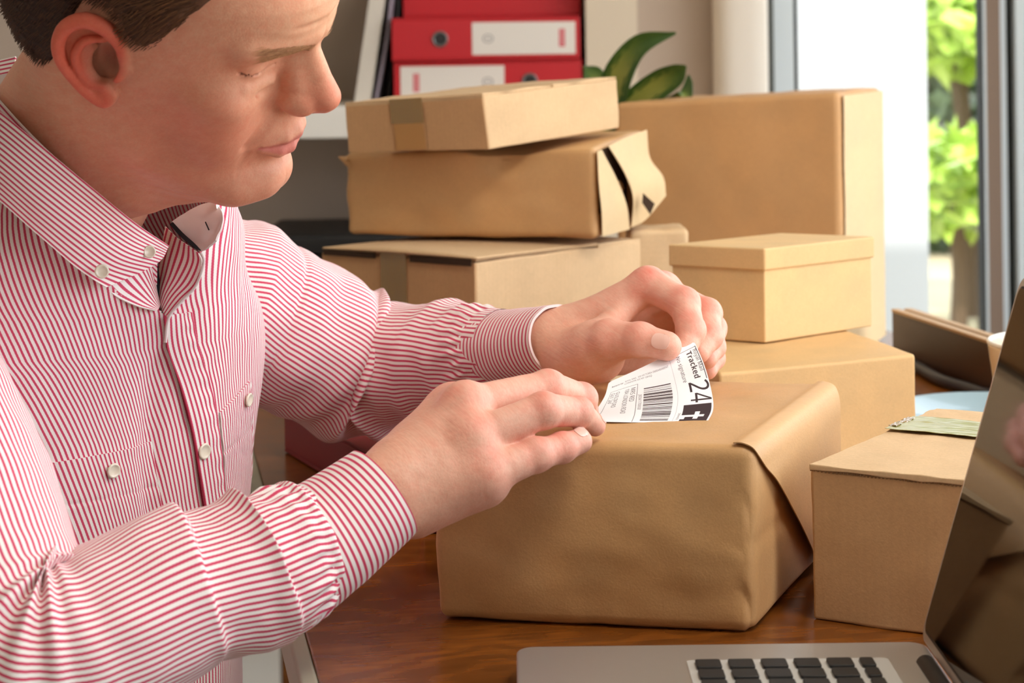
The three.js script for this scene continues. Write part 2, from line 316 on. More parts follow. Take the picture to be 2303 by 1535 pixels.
// lever arch files
const labelTex = (flip) => {
  const c = document.createElement('canvas'); c.width = 512; c.height = 196; const x = c.getContext('2d');
  x.fillStyle = '#ddd3c8'; x.fillRect(0, 0, 512, 196);
  x.strokeStyle = '#9a9490'; x.lineWidth = 7; x.beginPath(); x.arc(flip ? 430 : 78, 98, 24, 0, 7); x.stroke(); x.fillStyle = '#b9b2ac'; x.beginPath(); x.arc(flip ? 430 : 78, 98, 10, 0, 7); x.fill();
  x.fillStyle = '#c8384a'; const px = flip ? 62 : 430; x.fillRect(px, 44, 30, 108);
  x.fillStyle = '#ddd3c8'; for (let k = 0; k < 6; k++) x.fillRect(px + 6, 54 + k * 16, 18, 5);
  const t = new THREE.CanvasTexture(c); t.colorSpace = THREE.SRGBColorSpace; return t;
};
function leverFile(O, L, R, D, label, flip, group, withLabel = true, red = M.red) {
  // O is the top left front corner of the spine, L runs right along it, R backwards, D down
  const o = base('lever_arch_file', O.clone().addScaledVector(D, 1)); tag(o, label, 'file', group);
  const put = (n, g, m, par = o) => mesh(n, par === o ? about(g, o.position) : g, m, par);
  const l = L.clone().normalize(), r = R.clone().normalize(), d = D.clone().normalize(), h = D.length(), t = 0.0032;
  put('cover', hexa(O, L, R, d.clone().multiplyScalar(t), 0.001, [1, 1, 1]), red);
  put('cover', hexa(O.clone().addScaledVector(d, h - t), L, R, d.clone().multiplyScalar(t), 0.001, [1, 1, 1]), red);
  const ring = new THREE.Group();
  const spine = put('spine', hexa(O.clone().addScaledVector(d, t), L, r.clone().multiplyScalar(0.004), d.clone().multiplyScalar(h - 2 * t), 0.0015, [1, 1, 1]), red);
  put('paper_block', hexa(O.clone().addScaledVector(d, 0.012).addScaledVector(r, 0.03).addScaledVector(l, 0.012), l.clone().multiplyScalar(L.length() - 0.024), r.clone().multiplyScalar(R.length() - 0.05), d.clone().multiplyScalar(h - 0.024), 0.001, [1, 1, 1]), M.white);
  if (withLabel) {
    const w = L.length(), a = flip ? 0.035 * w : 0.425 * w, lw = 0.55 * w, q = O.clone().addScaledVector(r, -0.0006).addScaledVector(d, h * 0.12).addScaledVector(l, a);
    const g = grid(1, 1, (u, v) => [q.clone().addScaledVector(l, u * lw).addScaledVector(d, v * h * 0.76), u, 1 - v], true);
    const g2 = hexa(q.clone().addScaledVector(r, 0.0003), l.clone().multiplyScalar(lw), r.clone().multiplyScalar(0.0003), d.clone().multiplyScalar(h * 0.76), 0.0001, [1, 1, 1]);
    put('label', mergeGeometries([g, g2].map((x) => { const y = x.toNonIndexed(); return y; })), std({ map: labelTex(flip), roughness: 0.6, side: THREE.DoubleSide }));
    const hole = O.clone().addScaledVector(l, flip ? 0.72 * w : 0.255 * w).addScaledVector(d, h * 0.5).addScaledVector(r, -0.001);
    const tor = new THREE.TorusGeometry(0.0115, 0.0022, 8, 24), disc = new THREE.CylinderGeometry(0.0105, 0.0105, 0.001, 24).rotateX(Math.PI / 2);
    const turn = Math.atan2(-L.z, L.x); for (const g3 of [tor, disc]) { g3.rotateY(turn); g3.translate(hole.x, hole.y, hole.z); }
    put('ring', tor, M.aluDark); put('finger_hole', disc, M.black);
  }
  return o;
}
{
  const w = 0.32, back = 0.28;
  const file = (px0, py0, px1, py1, d0, d1, hpx, label, flip) => {
    const a = P(px0, py0, d0), b = P(px1, py1, d1), L = b.sub(a), hh = hpx * d0 / F;
    return leverFile(a, L, V(-L.z, 0, L.x).normalize().multiplyScalar(-back), V(0, -hh, 0), label, flip, 'red lever arch files stacked on the shelf');
  };
  const hh = 0.0715;
  const a = SHELF_Y + 0.001;
  const one = (y, x0, z0, x1, z1, label, flip, lab) => leverFile(V(x0, y + hh, z0), V(x1 - x0, 0, z1 - z0), V(z1 - z0, 0, -(x1 - x0)).normalize().multiplyScalar(back), V(0, -hh, 0), label, flip, 'red lever arch files stacked on the shelf', lab);
  one(a, -0.199, -3.285, 0.118, -3.305, 'bottom red lever arch file of the stack, white spine label at its left', true, true);
  one(a + hh + 0.001, -0.201, -3.275, 0.115, -3.30, 'middle red lever arch file, white spine label at its right', false, true);
  one(a + 2 * hh + 0.002, -0.185, -3.335, 0.118, -3.35, 'topmost red lever arch file, set back in the shade', true, false);
  // thin things standing beside the files
  const stand = (name, label, cat, top, bot, d, wide, mat, bow = 0) => {
    const o = base(name, P(bot[0], bot[1], d).setY(a)); tag(o, label, cat);
    const A = P(top[0], top[1], d), B = P(bot[0], bot[1], d); B.y = a;
    const rows = [0, 0.33, 0.66, 1].map((t) => [0, 1].map((k) => A.clone().lerp(B, t).add(V(bow * Math.sin(t * Math.PI), 0, -k * 0.24))));
    mesh('cover', about(sheet(rows, 3, 12, wide), o.position), mat, o); return o;
  };
  stand('folder', 'white upright folder leaning beside the red files', 'folder', [846, -110], [796, 235], 3.29, 0.026, std({ color: srgb(216, 206, 192), roughness: 0.55 }));
  stand('folder', 'grey lilac bowed folder between the white one and the red files', 'folder', [886, -110], [840, 235], 3.30, 0.005, std({ color: srgb(150, 138, 150), roughness: 0.6 }), 0.005);
  stand('folder', 'black folder standing against the red files', 'folder', [902, -110], [867, 225], 3.33, 0.005, M.black, 0.002);
}
{ // black printer on the lower board
  const o = base('printer', V(-0.245, 0.645, -3.43)); tag(o, 'black printer standing in the shade under the white shelf', 'printer');
  mesh('housing', rbox(0.40, 0.15, 0.34, 0.012, [2, 2, 2]).translate(0, 0.077, 0), M.black, o);
  mesh('lid', rbox(0.385, 0.035, 0.32, 0.008, [2, 2, 2]).translate(0.005, 0.1705, 0), M.black, o);
  mesh('paper_tray', rbox(0.26, 0.012, 0.1, 0.003).translate(0, 0.02, 0.2), std({ color: srgb(40, 38, 37), roughness: 0.5 }), o);
}

// ---------- parcels and cartons ----------
// a box from its near top corner (Fp), the top corners to its left and right, and the foot of the near corner
function boxEdges(Fp, Lp, Rp, down) { return { O: Fp, L: Lp.clone().sub(Fp), R: Rp.clone().sub(Fp), D: V(0, -down, 0) }; }
const wob = (s, k, a) => (u, v, w) => a * noise(u * k + s, v * k + s * 2, w * k - s);
function atBox(b, s, t, q) { return b.O.clone().addScaledVector(b.L, s).addScaledVector(b.R, t).addScaledVector(b.D, q); }
// a thin strip lying on the left ('L'), right ('R') or top ('T') face of a box; bounds are fractions of that face
function onFace(b, face, s0, s1, t0, t1, lift = 0.0008, thick = 0.0008, n = 6, bend = null) {
  const f = { L: (s, t) => atBox(b, s, 0, t), R: (s, t) => atBox(b, 0, s, t), T: (s, t) => atBox(b, s, t, 0) }[face];
  const nrm = { L: b.L.clone().cross(b.D), R: b.D.clone().cross(b.R), T: UPV.clone() }[face].normalize();
  const away = { L: b.R, R: b.L, T: b.D }[face]; if (nrm.dot(away) > 0) nrm.negate();
  const rows = []; for (let j = 0; j <= n; j++) { const row = []; for (let i = 0; i <= n; i++) { const s = lerp(s0, s1, i / n), t = lerp(t0, t1, j / n); row.push(f(s, t).addScaledVector(nrm, lift + (bend ? bend(i / n, j / n) : 0))); } rows.push(row); }
  const probe = rows[0][n].clone().sub(rows[0][0]).cross(rows[n][0].clone().sub(rows[0][0]));
  if (probe.dot(nrm) < 0) rows.forEach((r) => r.reverse());
  return sheet(rows, n * 2, n * 2, thick, (u, v, p) => [p.x * 1.0 + p.z * 0.7, p.y]);
}
function boxThing(name, b, label, cat, group) { const o = base(name, atBox(b, 0.5, 0.5, 1)); tag(o, label, cat, group); o.put = (n, g, m) => mesh(n, about(g, o.position), m, o); return o; }

{ // the parcel being labelled
  const b = boxEdges(P(1694, 1003, 1.33), P(972, 985, 1.372), P(1884, 862, 1.577), 0);
  b.L.y = 0; b.R.y = 0; b.D = V(0, -(b.O.y - DESK), 0);
  const o = boxThing('parcel', b, 'brown paper parcel on the desk under the hands, about to be labelled', 'parcel');
  o.put('wrapped_body', hexa(b.O, b.L, b.R, b.D, 0.009, [30, 24, 20], (s, t, q, nn) => {
    const calm = 0.12 + 0.88 * Math.max(sstep(s, 0.02, 0.3), sstep(q, 0.1, 0.4) * (1 - Math.abs(nn[0]))), lump = calm * (0.0028 * noise(s * 3 + 1, t * 3, q * 3 + 4) + 0.0010 * noise(s * 9, t * 9 + 3, q * 8)); let h = lump;
    h += 0.005 * Math.sin(Math.PI * clamp(s, 0, 1)) * Math.sin(Math.PI * clamp(q, 0, 1)) * Math.abs(nn[1]);                           // the long face bulges
    h -= 0.0022 * Math.exp(-(((s - 0.035 - 0.02 * Math.sin(q * 12)) / 0.012) ** 2)) * sstep(q, 0.1, 0.5);                  // crease down the near corner
    h -= 0.0016 * Math.exp(-(((q - 0.52 - 0.3 * s) / 0.03) ** 2)) * sstep(0.14 - s, 0, 0.1);
    return nn[2] > 0.5 ? Math.min(h, 0) : h;
  }), M.kraft);
  // end flaps: the side fold tucked in first, then the large flap folded down over it
  const lenL = b.L.length(), lenD = b.D.length(), out = b.L.clone().normalize().negate(), r = 0.009;
  const fl = (s, q, lift) => atBox(b, 0, s, q).addScaledVector(out, lift);
  const over = (s) => [
    atBox(b, 1.6 * r / lenL, s, 0).add(V(0, 0.0009, 0)), atBox(b, r / lenL, s, 0).add(V(0, 0.0010, 0)),
    atBox(b, 0.29 * r / lenL, s, 0.29 * r / lenD).addScaledVector(out, 0.0008).add(V(0, 0.0008, 0)), fl(s + 0.022 * (1 - s), r / lenD, 0.0014), fl(s + 0.08 * (1 - s), 2.2 * r / lenD, 0.0026),
  ];
  const cols = [0.012, 0.35, 0.68, 0.975].map((s) => over(s)), big = [0, 1, 2, 3, 4].map((k) => cols.map((c) => c[k]));
  big.push([fl(0.17, 0.26, 0.0048), fl(0.44, 0.26, 0.0034), fl(0.74, 0.26, 0.003), fl(0.985, 0.26, 0.002)]);
  big.push([fl(0.29, 0.44, 0.0058), fl(0.52, 0.44, 0.004), fl(0.76, 0.44, 0.004), fl(0.985, 0.42, 0.002)]);
  big.push([fl(0.44, 0.68, 0.007), fl(0.62, 0.67, 0.005), fl(0.80, 0.66, 0.005), fl(0.985, 0.65, 0.002)]);
  big.push([fl(0.62, 0.94, 0.005), fl(0.74, 0.93, 0.004), fl(0.86, 0.92, 0.004), fl(0.985, 0.91, 0.002)]);
  o.put('end_flap', sheet(big, 24, 40, 0.0008, (u, v, p) => [p.z * 1 + p.x * 0.7, p.y]), M.kraft);
}
{ // cardboard box with tape, right front
  const b = boxEdges(P(1823, 1043, 1.364), P(2010, 966, 1.487), P(2160, 1081, 1.31), 0);
  b.L.y = b.R.y = 0; b.D = V(0, -(b.O.y - DESK), 0); b.L.multiplyScalar(1.6); b.R.multiplyScalar(1.25);
  const o = boxThing('cardboard_box', b, 'cardboard box behind the laptop, its top closed with shiny greenish packing tape', 'box');
  o.put('carton', hexa(atBox(b, 0, 0, 0.035), b.L, b.R, b.D.clone().multiplyScalar(0.965), 0.0025, [10, 10, 8], wob(3, 4, 0.0014)), M.carton);
  const flap = (s0, s1, dz) => hexa(atBox(b, s0, -0.004, 0).add(V(0, dz, 0)), b.L.clone().multiplyScalar(s1 - s0), b.R.clone().multiplyScalar(1.008), V(0, -0.0036, 0), 0.0008, [10, 10, 1], (s, t, q, nn) => 0.0016 * noise(s * 7 + s0 * 9, t * 7, 1) * (Math.abs(nn[2]) > 0.5 ? 1 : 0.6));
  o.put('top_flap', flap(-0.004, 0.675, 0), M.cartonPale); o.put('top_flap', flap(0.682, 1.0, 0.0015), M.cartonPale);
  const edge = []; for (let k = 0; k < 100; k++) { const t = k / 99; edge.push(rbox(0.0012, 0.0022, 0.0010, 0.0002).translate(...atBox(b, 0.002, t, 0.03).add(V(0, -0.0005 + 0.0006 * Math.sin(k * 3), 0)).toArray())); }
  const fl = o.put('corrugation', mergeGeometries(edge), M.cartonEdge); fl.userData.kind = 'stuff';
  const crumple = (u, v) => 0.0012 + 0.0006 * noise(u * 12, v * 6, 2) + 0.0004 * noise(u * 30, v * 18, 5);
  o.put('packing_tape', onFace(b, 'T', 0.56, 0.80, -0.005, 1.0, 0.0016, 0.0003, 24, crumple), phys({ color: srgb(158, 150, 74), roughness: 0.3, clearcoat: 0.35, clearcoatRoughness: 0.2 }));
  o.put('packing_tape', onFace(b, 'T', 0.60, 0.76, -0.012, 0.035, 0.0032, 0.0003, 12, (u, v) => 0.0016 * noise(u * 9, v * 5, 1)), M.tape);
}
{ // flat box carrying the lidded one
  const b = boxEdges(P(2059, 796, 1.80), P(1617, 833, 1.708), P(1925, 747, 1.939), 0);
  b.L.y = b.R.y = 0; b.D = V(0, -(b.O.y - DESK), 0); b.R.multiplyScalar(1.25);
  const o = boxThing('cardboard_box', b, 'plain flat kraft box under the lidded box', 'box');
  o.put('body', hexa(b.O, b.L, b.R, b.D, 0.0035, [10, 8, 8], wob(5, 3, 0.001)), M.kraftMid);
  o.put('bottom_rim', hexa(atBox(b, -0.004, -0.006, 0.93), b.L.clone().multiplyScalar(1.008), b.R.clone().multiplyScalar(1.012), b.D.clone().multiplyScalar(0.07), 0.002, [2, 2, 2]), M.kraftMid);
  // box with a lift-off lid standing on it
  const y = b.O.y + 0.001;
  const Fb = P(1722, 770, 1.871), Rb = P(1970, 735, 1.975), Lb = P(1505, 752, 1.923); for (const p of [Fb, Rb, Lb]) p.y = y;
  const h = 0.0905, b2 = boxEdges(Fb.clone().add(V(0, h, 0)), Lb.clone().add(V(0, h, 0)), Rb.clone().add(V(0, h, 0)), h);
  const o2 = boxThing('lidded_box', b2, 'small yellowish gift box with a lift-off lid on the flat box', 'box');
  o2.put('body', hexa(atBox(b2, 0.022, 0.014, 0.1), b2.L.clone().multiplyScalar(0.956), b2.R.clone().multiplyScalar(0.972), b2.D.clone().multiplyScalar(0.9), 0.0015, [2, 2, 2]), M.boxYellow);
  o2.put('lid', hexa(b2.O, b2.L, b2.R, b2.D.clone().multiplyScalar(0.235), 0.002, [2, 2, 2]), M.boxYellow);
}
{ // tall box at the back
  const b = boxEdges(P(1888, 206, 2.40), P(1380, 231, 2.46), P(1982, 202, 2.66), 0);
  b.D = V(0, -(b.O.y - DESK) + 0.003, 0); const ly = b.L.y; b.R.y = 0.0;
  const map = (f) => { const p = b.O.clone().addScaledVector(b.L, f[0]).addScaledVector(b.R, f[1]).addScaledVector(b.D, f[2]); p.y -= b.L.y * f[0] * f[2]; return p; };
  const o = boxThing('tall_parcel', b, 'big upright parcel in brown paper behind the smaller boxes', 'parcel');
  o.put('wrapped_body', hexa(b.O, b.L, b.R, b.D, 0.009, [18, 14, 18], (s, t, q) => 0.003 * noise(s * 3, t * 3, q * 3 + 2) + 0.0012 * noise(s * 8, t * 8, q * 8), map), M.kraftDark);
  o.put('end_flap', onFace(b, 'R', 0.03, 0.97, 0.015, 0.99, 0.0035, 0.0008, 8, (u, v) => 0.001 * noise(u * 4, v * 5, 3)), M.kraftPale);
}
{ // the stack of three
  const b = boxEdges(P(1070, 580, 2.0), P(722, 568, 2.13), P(1440, 537, 2.2), 0);
  b.L.y = b.R.y = 0; b.D = V(0, -(b.O.y - DESK), 0);
  const o = boxThing('cardboard_box', b, 'lowest carton of the stack, corrugated and closed with brown tape', 'box');
  o.put('carton', hexa(atBox(b, 0, 0, 0.024), b.L, b.R, b.D.clone().multiplyScalar(0.976), 0.0025, [10, 10, 8], (s, t, q) => 0.0014 * noise(s * 4, t * 4, q * 4) - 0.0018 * Math.exp(-(((t - 0.7) / 0.02) ** 2))), M.cartonPale);
  o.put('shade_toned_side', onFace(b, 'L', 0.004, 0.985, 0.03, 0.99, 0.0012, 0.0022, 6), M.carton);  // darker board sheet puts the shade of this side into the colour
  const bulge = (s, t, q, n) => Math.abs(n[2]) > 0.3 ? 0.006 * Math.sin(Math.PI * clamp(s * 0.8 + 0.12, 0, 1)) * (1 - 0.6 * t) * (q < 0.5 ? 1 : -1) : 0;
  o.put('top_flap', hexa(b.O.clone().add(V(0, -0.001, 0)), b.L.clone().multiplyScalar(0.985), b.R.clone().multiplyScalar(0.72), V(0, -0.0035, 0), 0.0008, [12, 8, 1], bulge), M.cartonPale);
  o.put('top_flap', hexa(atBox(b, 0, 0.725, 0).add(V(0, -0.002, 0)), b.L, b.R.clone().multiplyScalar(0.275), V(0, -0.0035, 0), 0.0008, [8, 4, 1], wob(8, 3, 0.0012)), M.cartonPale);
  o.put('tape', onFace(b, 'L', 0.425, 0.59, -0.004, 0.85, 0.0026, 0.0004, 8, (u, v) => 0.0006 * noise(u * 6, v * 6, 1)), M.tape);
  o.put('flap_gap_shade', onFace(b, 'L', 0.015, 0.40, 0.006, 0.045, 0.0036, 0.0006, 6), M.gap); o.put('flap_gap_shade', onFace(b, 'L', 0.62, 0.97, 0.006, 0.04, 0.0036, 0.0006, 6), M.gap);  // dark strips stand in for the shade below the flap edges

  const c = boxEdges(P(1338, 330, 2.10), P(776, 346, 2.185), P(1452, 291, 2.27), 0);
  const yc = c.O.y - (b.O.y + 0.008); c.D = V(0, -yc, 0);
  const cl = c.L.y, cr = c.R.y;
  const cmap = (f) => { const p = c.O.clone().addScaledVector(c.L, f[0]).addScaledVector(c.R, f[1]).addScaledVector(c.D, f[2]); p.y -= (cl * f[0] + cr * f[1]) * f[2]; return p; };
  const o3 = boxThing('paper_parcel', c, 'brown paper parcel in the middle of the stack, its end flap open', 'parcel');
  o3.put('wrapped_body', hexa(c.O, c.L, c.R, c.D, 0.008, [44, 16, 18], (s, t, q, n) => {
    let h = 0.0022 * noise(s * 5, t * 3, q * 4) + 0.003 * Math.sin(Math.PI * s) * Math.abs(n[1]);
    const dent = Math.exp(-(((s - 0.36 - 0.12 * (q < 0.3 ? 1 : 0) * 0) / (0.13 * (1 - Math.min(q / 0.36, 1)) + 0.012)) ** 2)) * sstep(0.34 - q, 0, 0.3);   // the top carton presses the edge in
    h -= 0.013 * dent * sstep(0.6 - t, 0, 0.6);
    return h;
  }, cmap), M.kraft);
  const ear = [[atBox(c, 1.0, 0.1, 0.02), atBox(c, 1.035, 0.1, 0.05)], [atBox(c, 0.99, -0.01, 0.06), atBox(c, 1.028, 0.0, 0.03)], [atBox(c, 0.965, -0.015, 0.15), atBox(c, 0.99, -0.012, 0.14)]];
  o3.put('paper_corner', sheet(ear, 4, 8, 0.0006), M.kraft);
  const gl = (s, q, lift) => atBox(c, 0, s, q).addScaledVector(c.L.clone().normalize(), -lift).add(V(0, -cr * s * q, 0));
  o3.put('end_flap', sheet([
    [gl(0.14, 0.02, 0.006), gl(0.5, 0.0, 0.004), gl(0.98, 0.0, 0.002)],
    [gl(0.34, 0.35, 0.012), gl(0.65, 0.33, 0.009), gl(1.0, 0.30, 0.004)],
    [gl(0.50, 0.64, 0.012), gl(0.8, 0.60, 0.014), gl(1.1, 0.52, 0.014)],
    [gl(0.60, 0.97, 0.004), gl(0.86, 0.93, 0.006), gl(1.12, 0.72, 0.016)],
  ], 14, 20, 0.0008, (u, v, p) => [p.z + p.x * 0.7, p.y]), M.kraftPale);
  o3.put('inner_fold', sheet([
    [gl(0.0, 0.05, 0.002), gl(0.08, 0.05, 0.002)], [gl(-0.01, 0.4, 0.004), gl(0.30, 0.42, 0.006)], [gl(0.0, 0.7, 0.006), gl(0.46, 0.72, 0.007)], [gl(0.04, 0.98, 0.004), gl(0.58, 0.99, 0.003)],
  ], 10, 16, 0.0008, (u, v, p) => [p.z + p.x * 0.7, p.y]), M.kraftPale);
  o3.put('slit_shade', sheet([[P(1446, 434, 2.19), P(1472, 458, 2.20)], [P(1444, 456, 2.19), P(1462, 482, 2.195)]], 3, 3, 0.0005), M.gap);  // dark sheets here and below paint the shade of an open slit
  o3.put('slit_shade', onFace(c, 'R', 0.05, 0.6, 0.05, 0.9, 0.0005, 0.0004, 4), M.gap);

  const d = boxEdges(P(1085, 210, 2.06), P(774, 230, 2.13), P(1388, 171, 2.21), 0);
  const fb = P(1101, 336, 2.06), lb = P(783, 343, 2.13), rb = P(1394, 288, 2.21);
  const dmap = (f) => { const top = d.O.clone().addScaledVector(d.L, f[0]).addScaledVector(d.R, f[1]), bot = fb.clone().addScaledVector(lb.clone().sub(fb), f[0]).addScaledVector(rb.clone().sub(fb), f[1]); return top.lerp(bot, f[2]); };
  d.D = fb.clone().sub(d.O);
  const o4 = boxThing('cardboard_box', d, 'topmost carton of the stack, brown tape down its side', 'box');
  o4.put('carton', hexa(d.O, d.L, d.R, d.D, 0.002, [10, 10, 6], wob(11, 4, 0.0008), (f) => dmap([f[0], f[1], 0.05 + 0.95 * f[2]])), M.cartonPale);
  const topFlap = (s0, s1, t0, t1, dz) => hexa(atBox(d, s0, t0, 0).add(V(0, dz, 0)), d.L.clone().multiplyScalar(s1 - s0), d.R.clone().multiplyScalar(t1 - t0), V(0, -0.0032, 0), 0.0008, [8, 6, 1], (s, t, q) => 0.0018 * noise(s * 4 + s0, t * 4, 7));
  o4.put('top_flap', topFlap(0.0, 1.0, 0.0, 0.5, 0.0), M.cartonPale); o4.put('top_flap', topFlap(0.0, 1.0, 0.505, 1.0, 0.0), M.cartonPale);
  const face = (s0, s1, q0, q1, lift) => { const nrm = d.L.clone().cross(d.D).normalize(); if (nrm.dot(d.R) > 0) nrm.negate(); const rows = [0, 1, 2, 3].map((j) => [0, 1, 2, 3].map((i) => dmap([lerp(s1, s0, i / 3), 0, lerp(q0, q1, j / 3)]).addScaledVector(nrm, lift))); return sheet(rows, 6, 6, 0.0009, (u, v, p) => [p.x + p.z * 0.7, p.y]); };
  const orient = (g, s) => g;
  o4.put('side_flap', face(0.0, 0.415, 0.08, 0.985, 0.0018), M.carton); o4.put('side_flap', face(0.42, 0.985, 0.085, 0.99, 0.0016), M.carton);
  o4.put('tape', face(0.425, 0.655, 0.0, 0.47, 0.0030), M.tape); o4.put('tape', face(0.43, 0.64, 0.47, 0.97, 0.0029), phys({ color: srgb(176, 128, 72), roughness: 0.35 }));

  // paper-wrapped box half hidden behind the lowest carton
  const e = boxEdges(P(1548, 515, 2.25), P(1415, 520, 2.23), P(1535, 505, 2.33), 0); e.D = V(0, -(e.O.y - DESK), 0); e.L.y = e.R.y = 0;
  const o5 = boxThing('paper_parcel', e, 'pale parcel half hidden between the stack and the lidded box', 'parcel');
  o5.put('wrapped_body', hexa(e.O, e.L, e.R, e.D, 0.006, [8, 8, 8], wob(21, 4, 0.002)), M.cartonPale);
}
{ // red file lying on the desk behind the parcel
  const A = P(945, 1203, 1.612).setY(DESK), B = P(640, 1008, 1.955).setY(DESK), h = 0.045;
  const L = B.clone().sub(A), R = V(-L.z, 0, L.x).normalize(); if (R.x < 0) R.negate(); R.multiplyScalar(0.15);
  const A2 = A.clone().setY(DESK + h + 0.001);
  leverFile(A2.clone().add(L), L.clone().negate(), R, V(0, -h, 0), 'red lever arch file lying on the desk under the far forearm, its shade put into the colour', false, undefined, false, std({ color: srgb(132, 16, 26), roughness: 0.6 }));  // darker red carries the shade under the arm
}

// ---------- laptop and small things on the desk ----------
{
  const top = DESK + 0.018, c0 = P(1155, 1446, 1.2515), right = 0.2586, zb = -1.2515, zf = zb + 0.36;
  const o = base('laptop', V(0.13, DESK, (zb + zf) / 2)); tag(o, 'open silver laptop with black keys in the foreground', 'laptop');
  const put = (n, g, m, par = o) => mesh(n, about(g, o.position), m, par);
  const shape = new THREE.Shape(), x0 = -0.002, x1 = right, r = 0.012;
  const rr = (s, ax, ay, bx, by, q) => { s.moveTo(ax + q, ay); s.lineTo(bx - q, ay); s.absarc(bx - q, ay + q, q, -Math.PI / 2, 0); s.lineTo(bx, by - q); s.absarc(bx - q, by - q, q, 0, Math.PI / 2); s.lineTo(ax + q, by); s.absarc(ax + q, by - q, q, Math.PI / 2, Math.PI); s.lineTo(ax, ay + q); s.absarc(ax + q, ay + q, q, Math.PI, 1.5 * Math.PI); return s; };
  const flat = (s, depth, bev, y, segs = 8) => { const g = new THREE.ExtrudeGeometry(s, { depth: depth - 2 * bev, bevelEnabled: bev > 0, bevelThickness: bev, bevelSize: bev, bevelOffset: -bev, bevelSegments: 3, curveSegments: segs }); g.translate(0, 0, bev); g.rotateX(-Math.PI / 2); g.translate(0, y, 0); return g; };
  // shape y runs away from the camera
  put('chassis', flat(rr(shape, x0, -zf, x1, -zb, r), 0.016, 0.0015, DESK + 0.002), M.alu);
  for (const [x, z] of [[x0 + 0.02, zb + 0.02], [x0 + 0.02, zf - 0.02], [x1 - 0.02, zb + 0.02], [x1 - 0.02, zf - 0.02]]) put('rubber_foot', new THREE.CylinderGeometry(0.008, 0.008, 0.002, 16).translate(x, DESK + 0.001, z), M.black);
  const kx0 = 0.1035, kx1 = 0.2285, kz0 = -1.2165, pitch = 0.0196;
  const rows = 14;
  put('keyboard_tray', flat(rr(new THREE.Shape(), kx0, -(kz0 + rows * pitch + 0.006), kx1, -kz0, 0.003), 0.0008, 0, DESK + 0.018, 4), std({ color: srgb(214, 214, 212), metalness: 0.5, roughness: 0.5 }));
  const keyGeo = (w) => { const g = flat(rr(new THREE.Shape(), -w / 2, -0.0078, w / 2, 0.0078, 0.002), 0.0022, 0.0005, 0, 4); return g; };
  const gFull = keyGeo(0.0156), gHalf = keyGeo(0.0085), keyMat = std({ color: srgb(26, 25, 26), roughness: 0.55 });
  for (let j = 0; j < rows; j++) for (let i = 0; i < 6; i++) {
    const k = mesh('key', i === 5 ? gHalf : gFull, keyMat, o);
    k.position.set(kx0 + 0.0125 + i * 0.0203 - (i === 5 ? 0.0035 : 0), DESK + 0.0188, kz0 + 0.0125 + j * pitch).sub(o.position);
  }
  // hinge and lid
  const hz0 = zb + 0.042, hz1 = zf - 0.035;
  put('hinge', new THREE.CylinderGeometry(0.006, 0.006, hz1 - hz0, 20).rotateX(Math.PI / 2).translate(right - 0.008, DESK + 0.0165, (hz0 + hz1) / 2), M.black);
  const lean = 0.285, hgt = 0.242, lid = new THREE.Group(); lid.name = 'screen_lid'; o.add(lid);
  lid.position.copy(V(right - 0.003, DESK + 0.019, 0)).sub(V(o.position.x, o.position.y, 0)); lid.rotation.z = -lean;
  const panel = (z0, z1, y0, y1, t, xoff, bev, q) => { const s = rr(new THREE.Shape(), z0, y0, z1, y1, q), g = new THREE.ExtrudeGeometry(s, { depth: t - 2 * bev, bevelEnabled: bev > 0, bevelThickness: bev, bevelSize: bev, bevelOffset: -bev, bevelSegments: 2, curveSegments: 8 }); g.translate(0, 0, bev); g.rotateY(Math.PI / 2); g.translate(xoff, 0, 0); g.scale(1, 1, -1); const ix = g.index; if (!ix) { const p = g.attributes.position, n = g.attributes.normal, u = g.attributes.uv; for (let k = 0; k < p.count; k += 3) for (const at of [p, n, u]) for (let q2 = 0; q2 < at.itemSize; q2++) { const a = at.array[(k + 1) * at.itemSize + q2]; at.array[(k + 1) * at.itemSize + q2] = at.array[(k + 2) * at.itemSize + q2]; at.array[(k + 2) * at.itemSize + q2] = a; } } g.translate(0, 0, -o.position.z); return g; };
  mesh('lid_shell', panel(zb, zf, 0.002, hgt, 0.0058, 0, 0.0012, 0.011), M.alu, lid);
  mesh('rubber_rim', panel(zb + 0.0058, zf - 0.0058, 0.008, hgt - 0.0058, 0.0012, -0.0008, 0.0003, 0.008), M.black, lid);
  mesh('screen', panel(zb + 0.0072, zf - 0.0072, 0.010, hgt - 0.0072, 0.0008, -0.0012, 0.0002, 0.007), phys({ color: srgb(14, 12, 11), roughness: 0.06, specularIntensity: 0.5 }), lid);
}
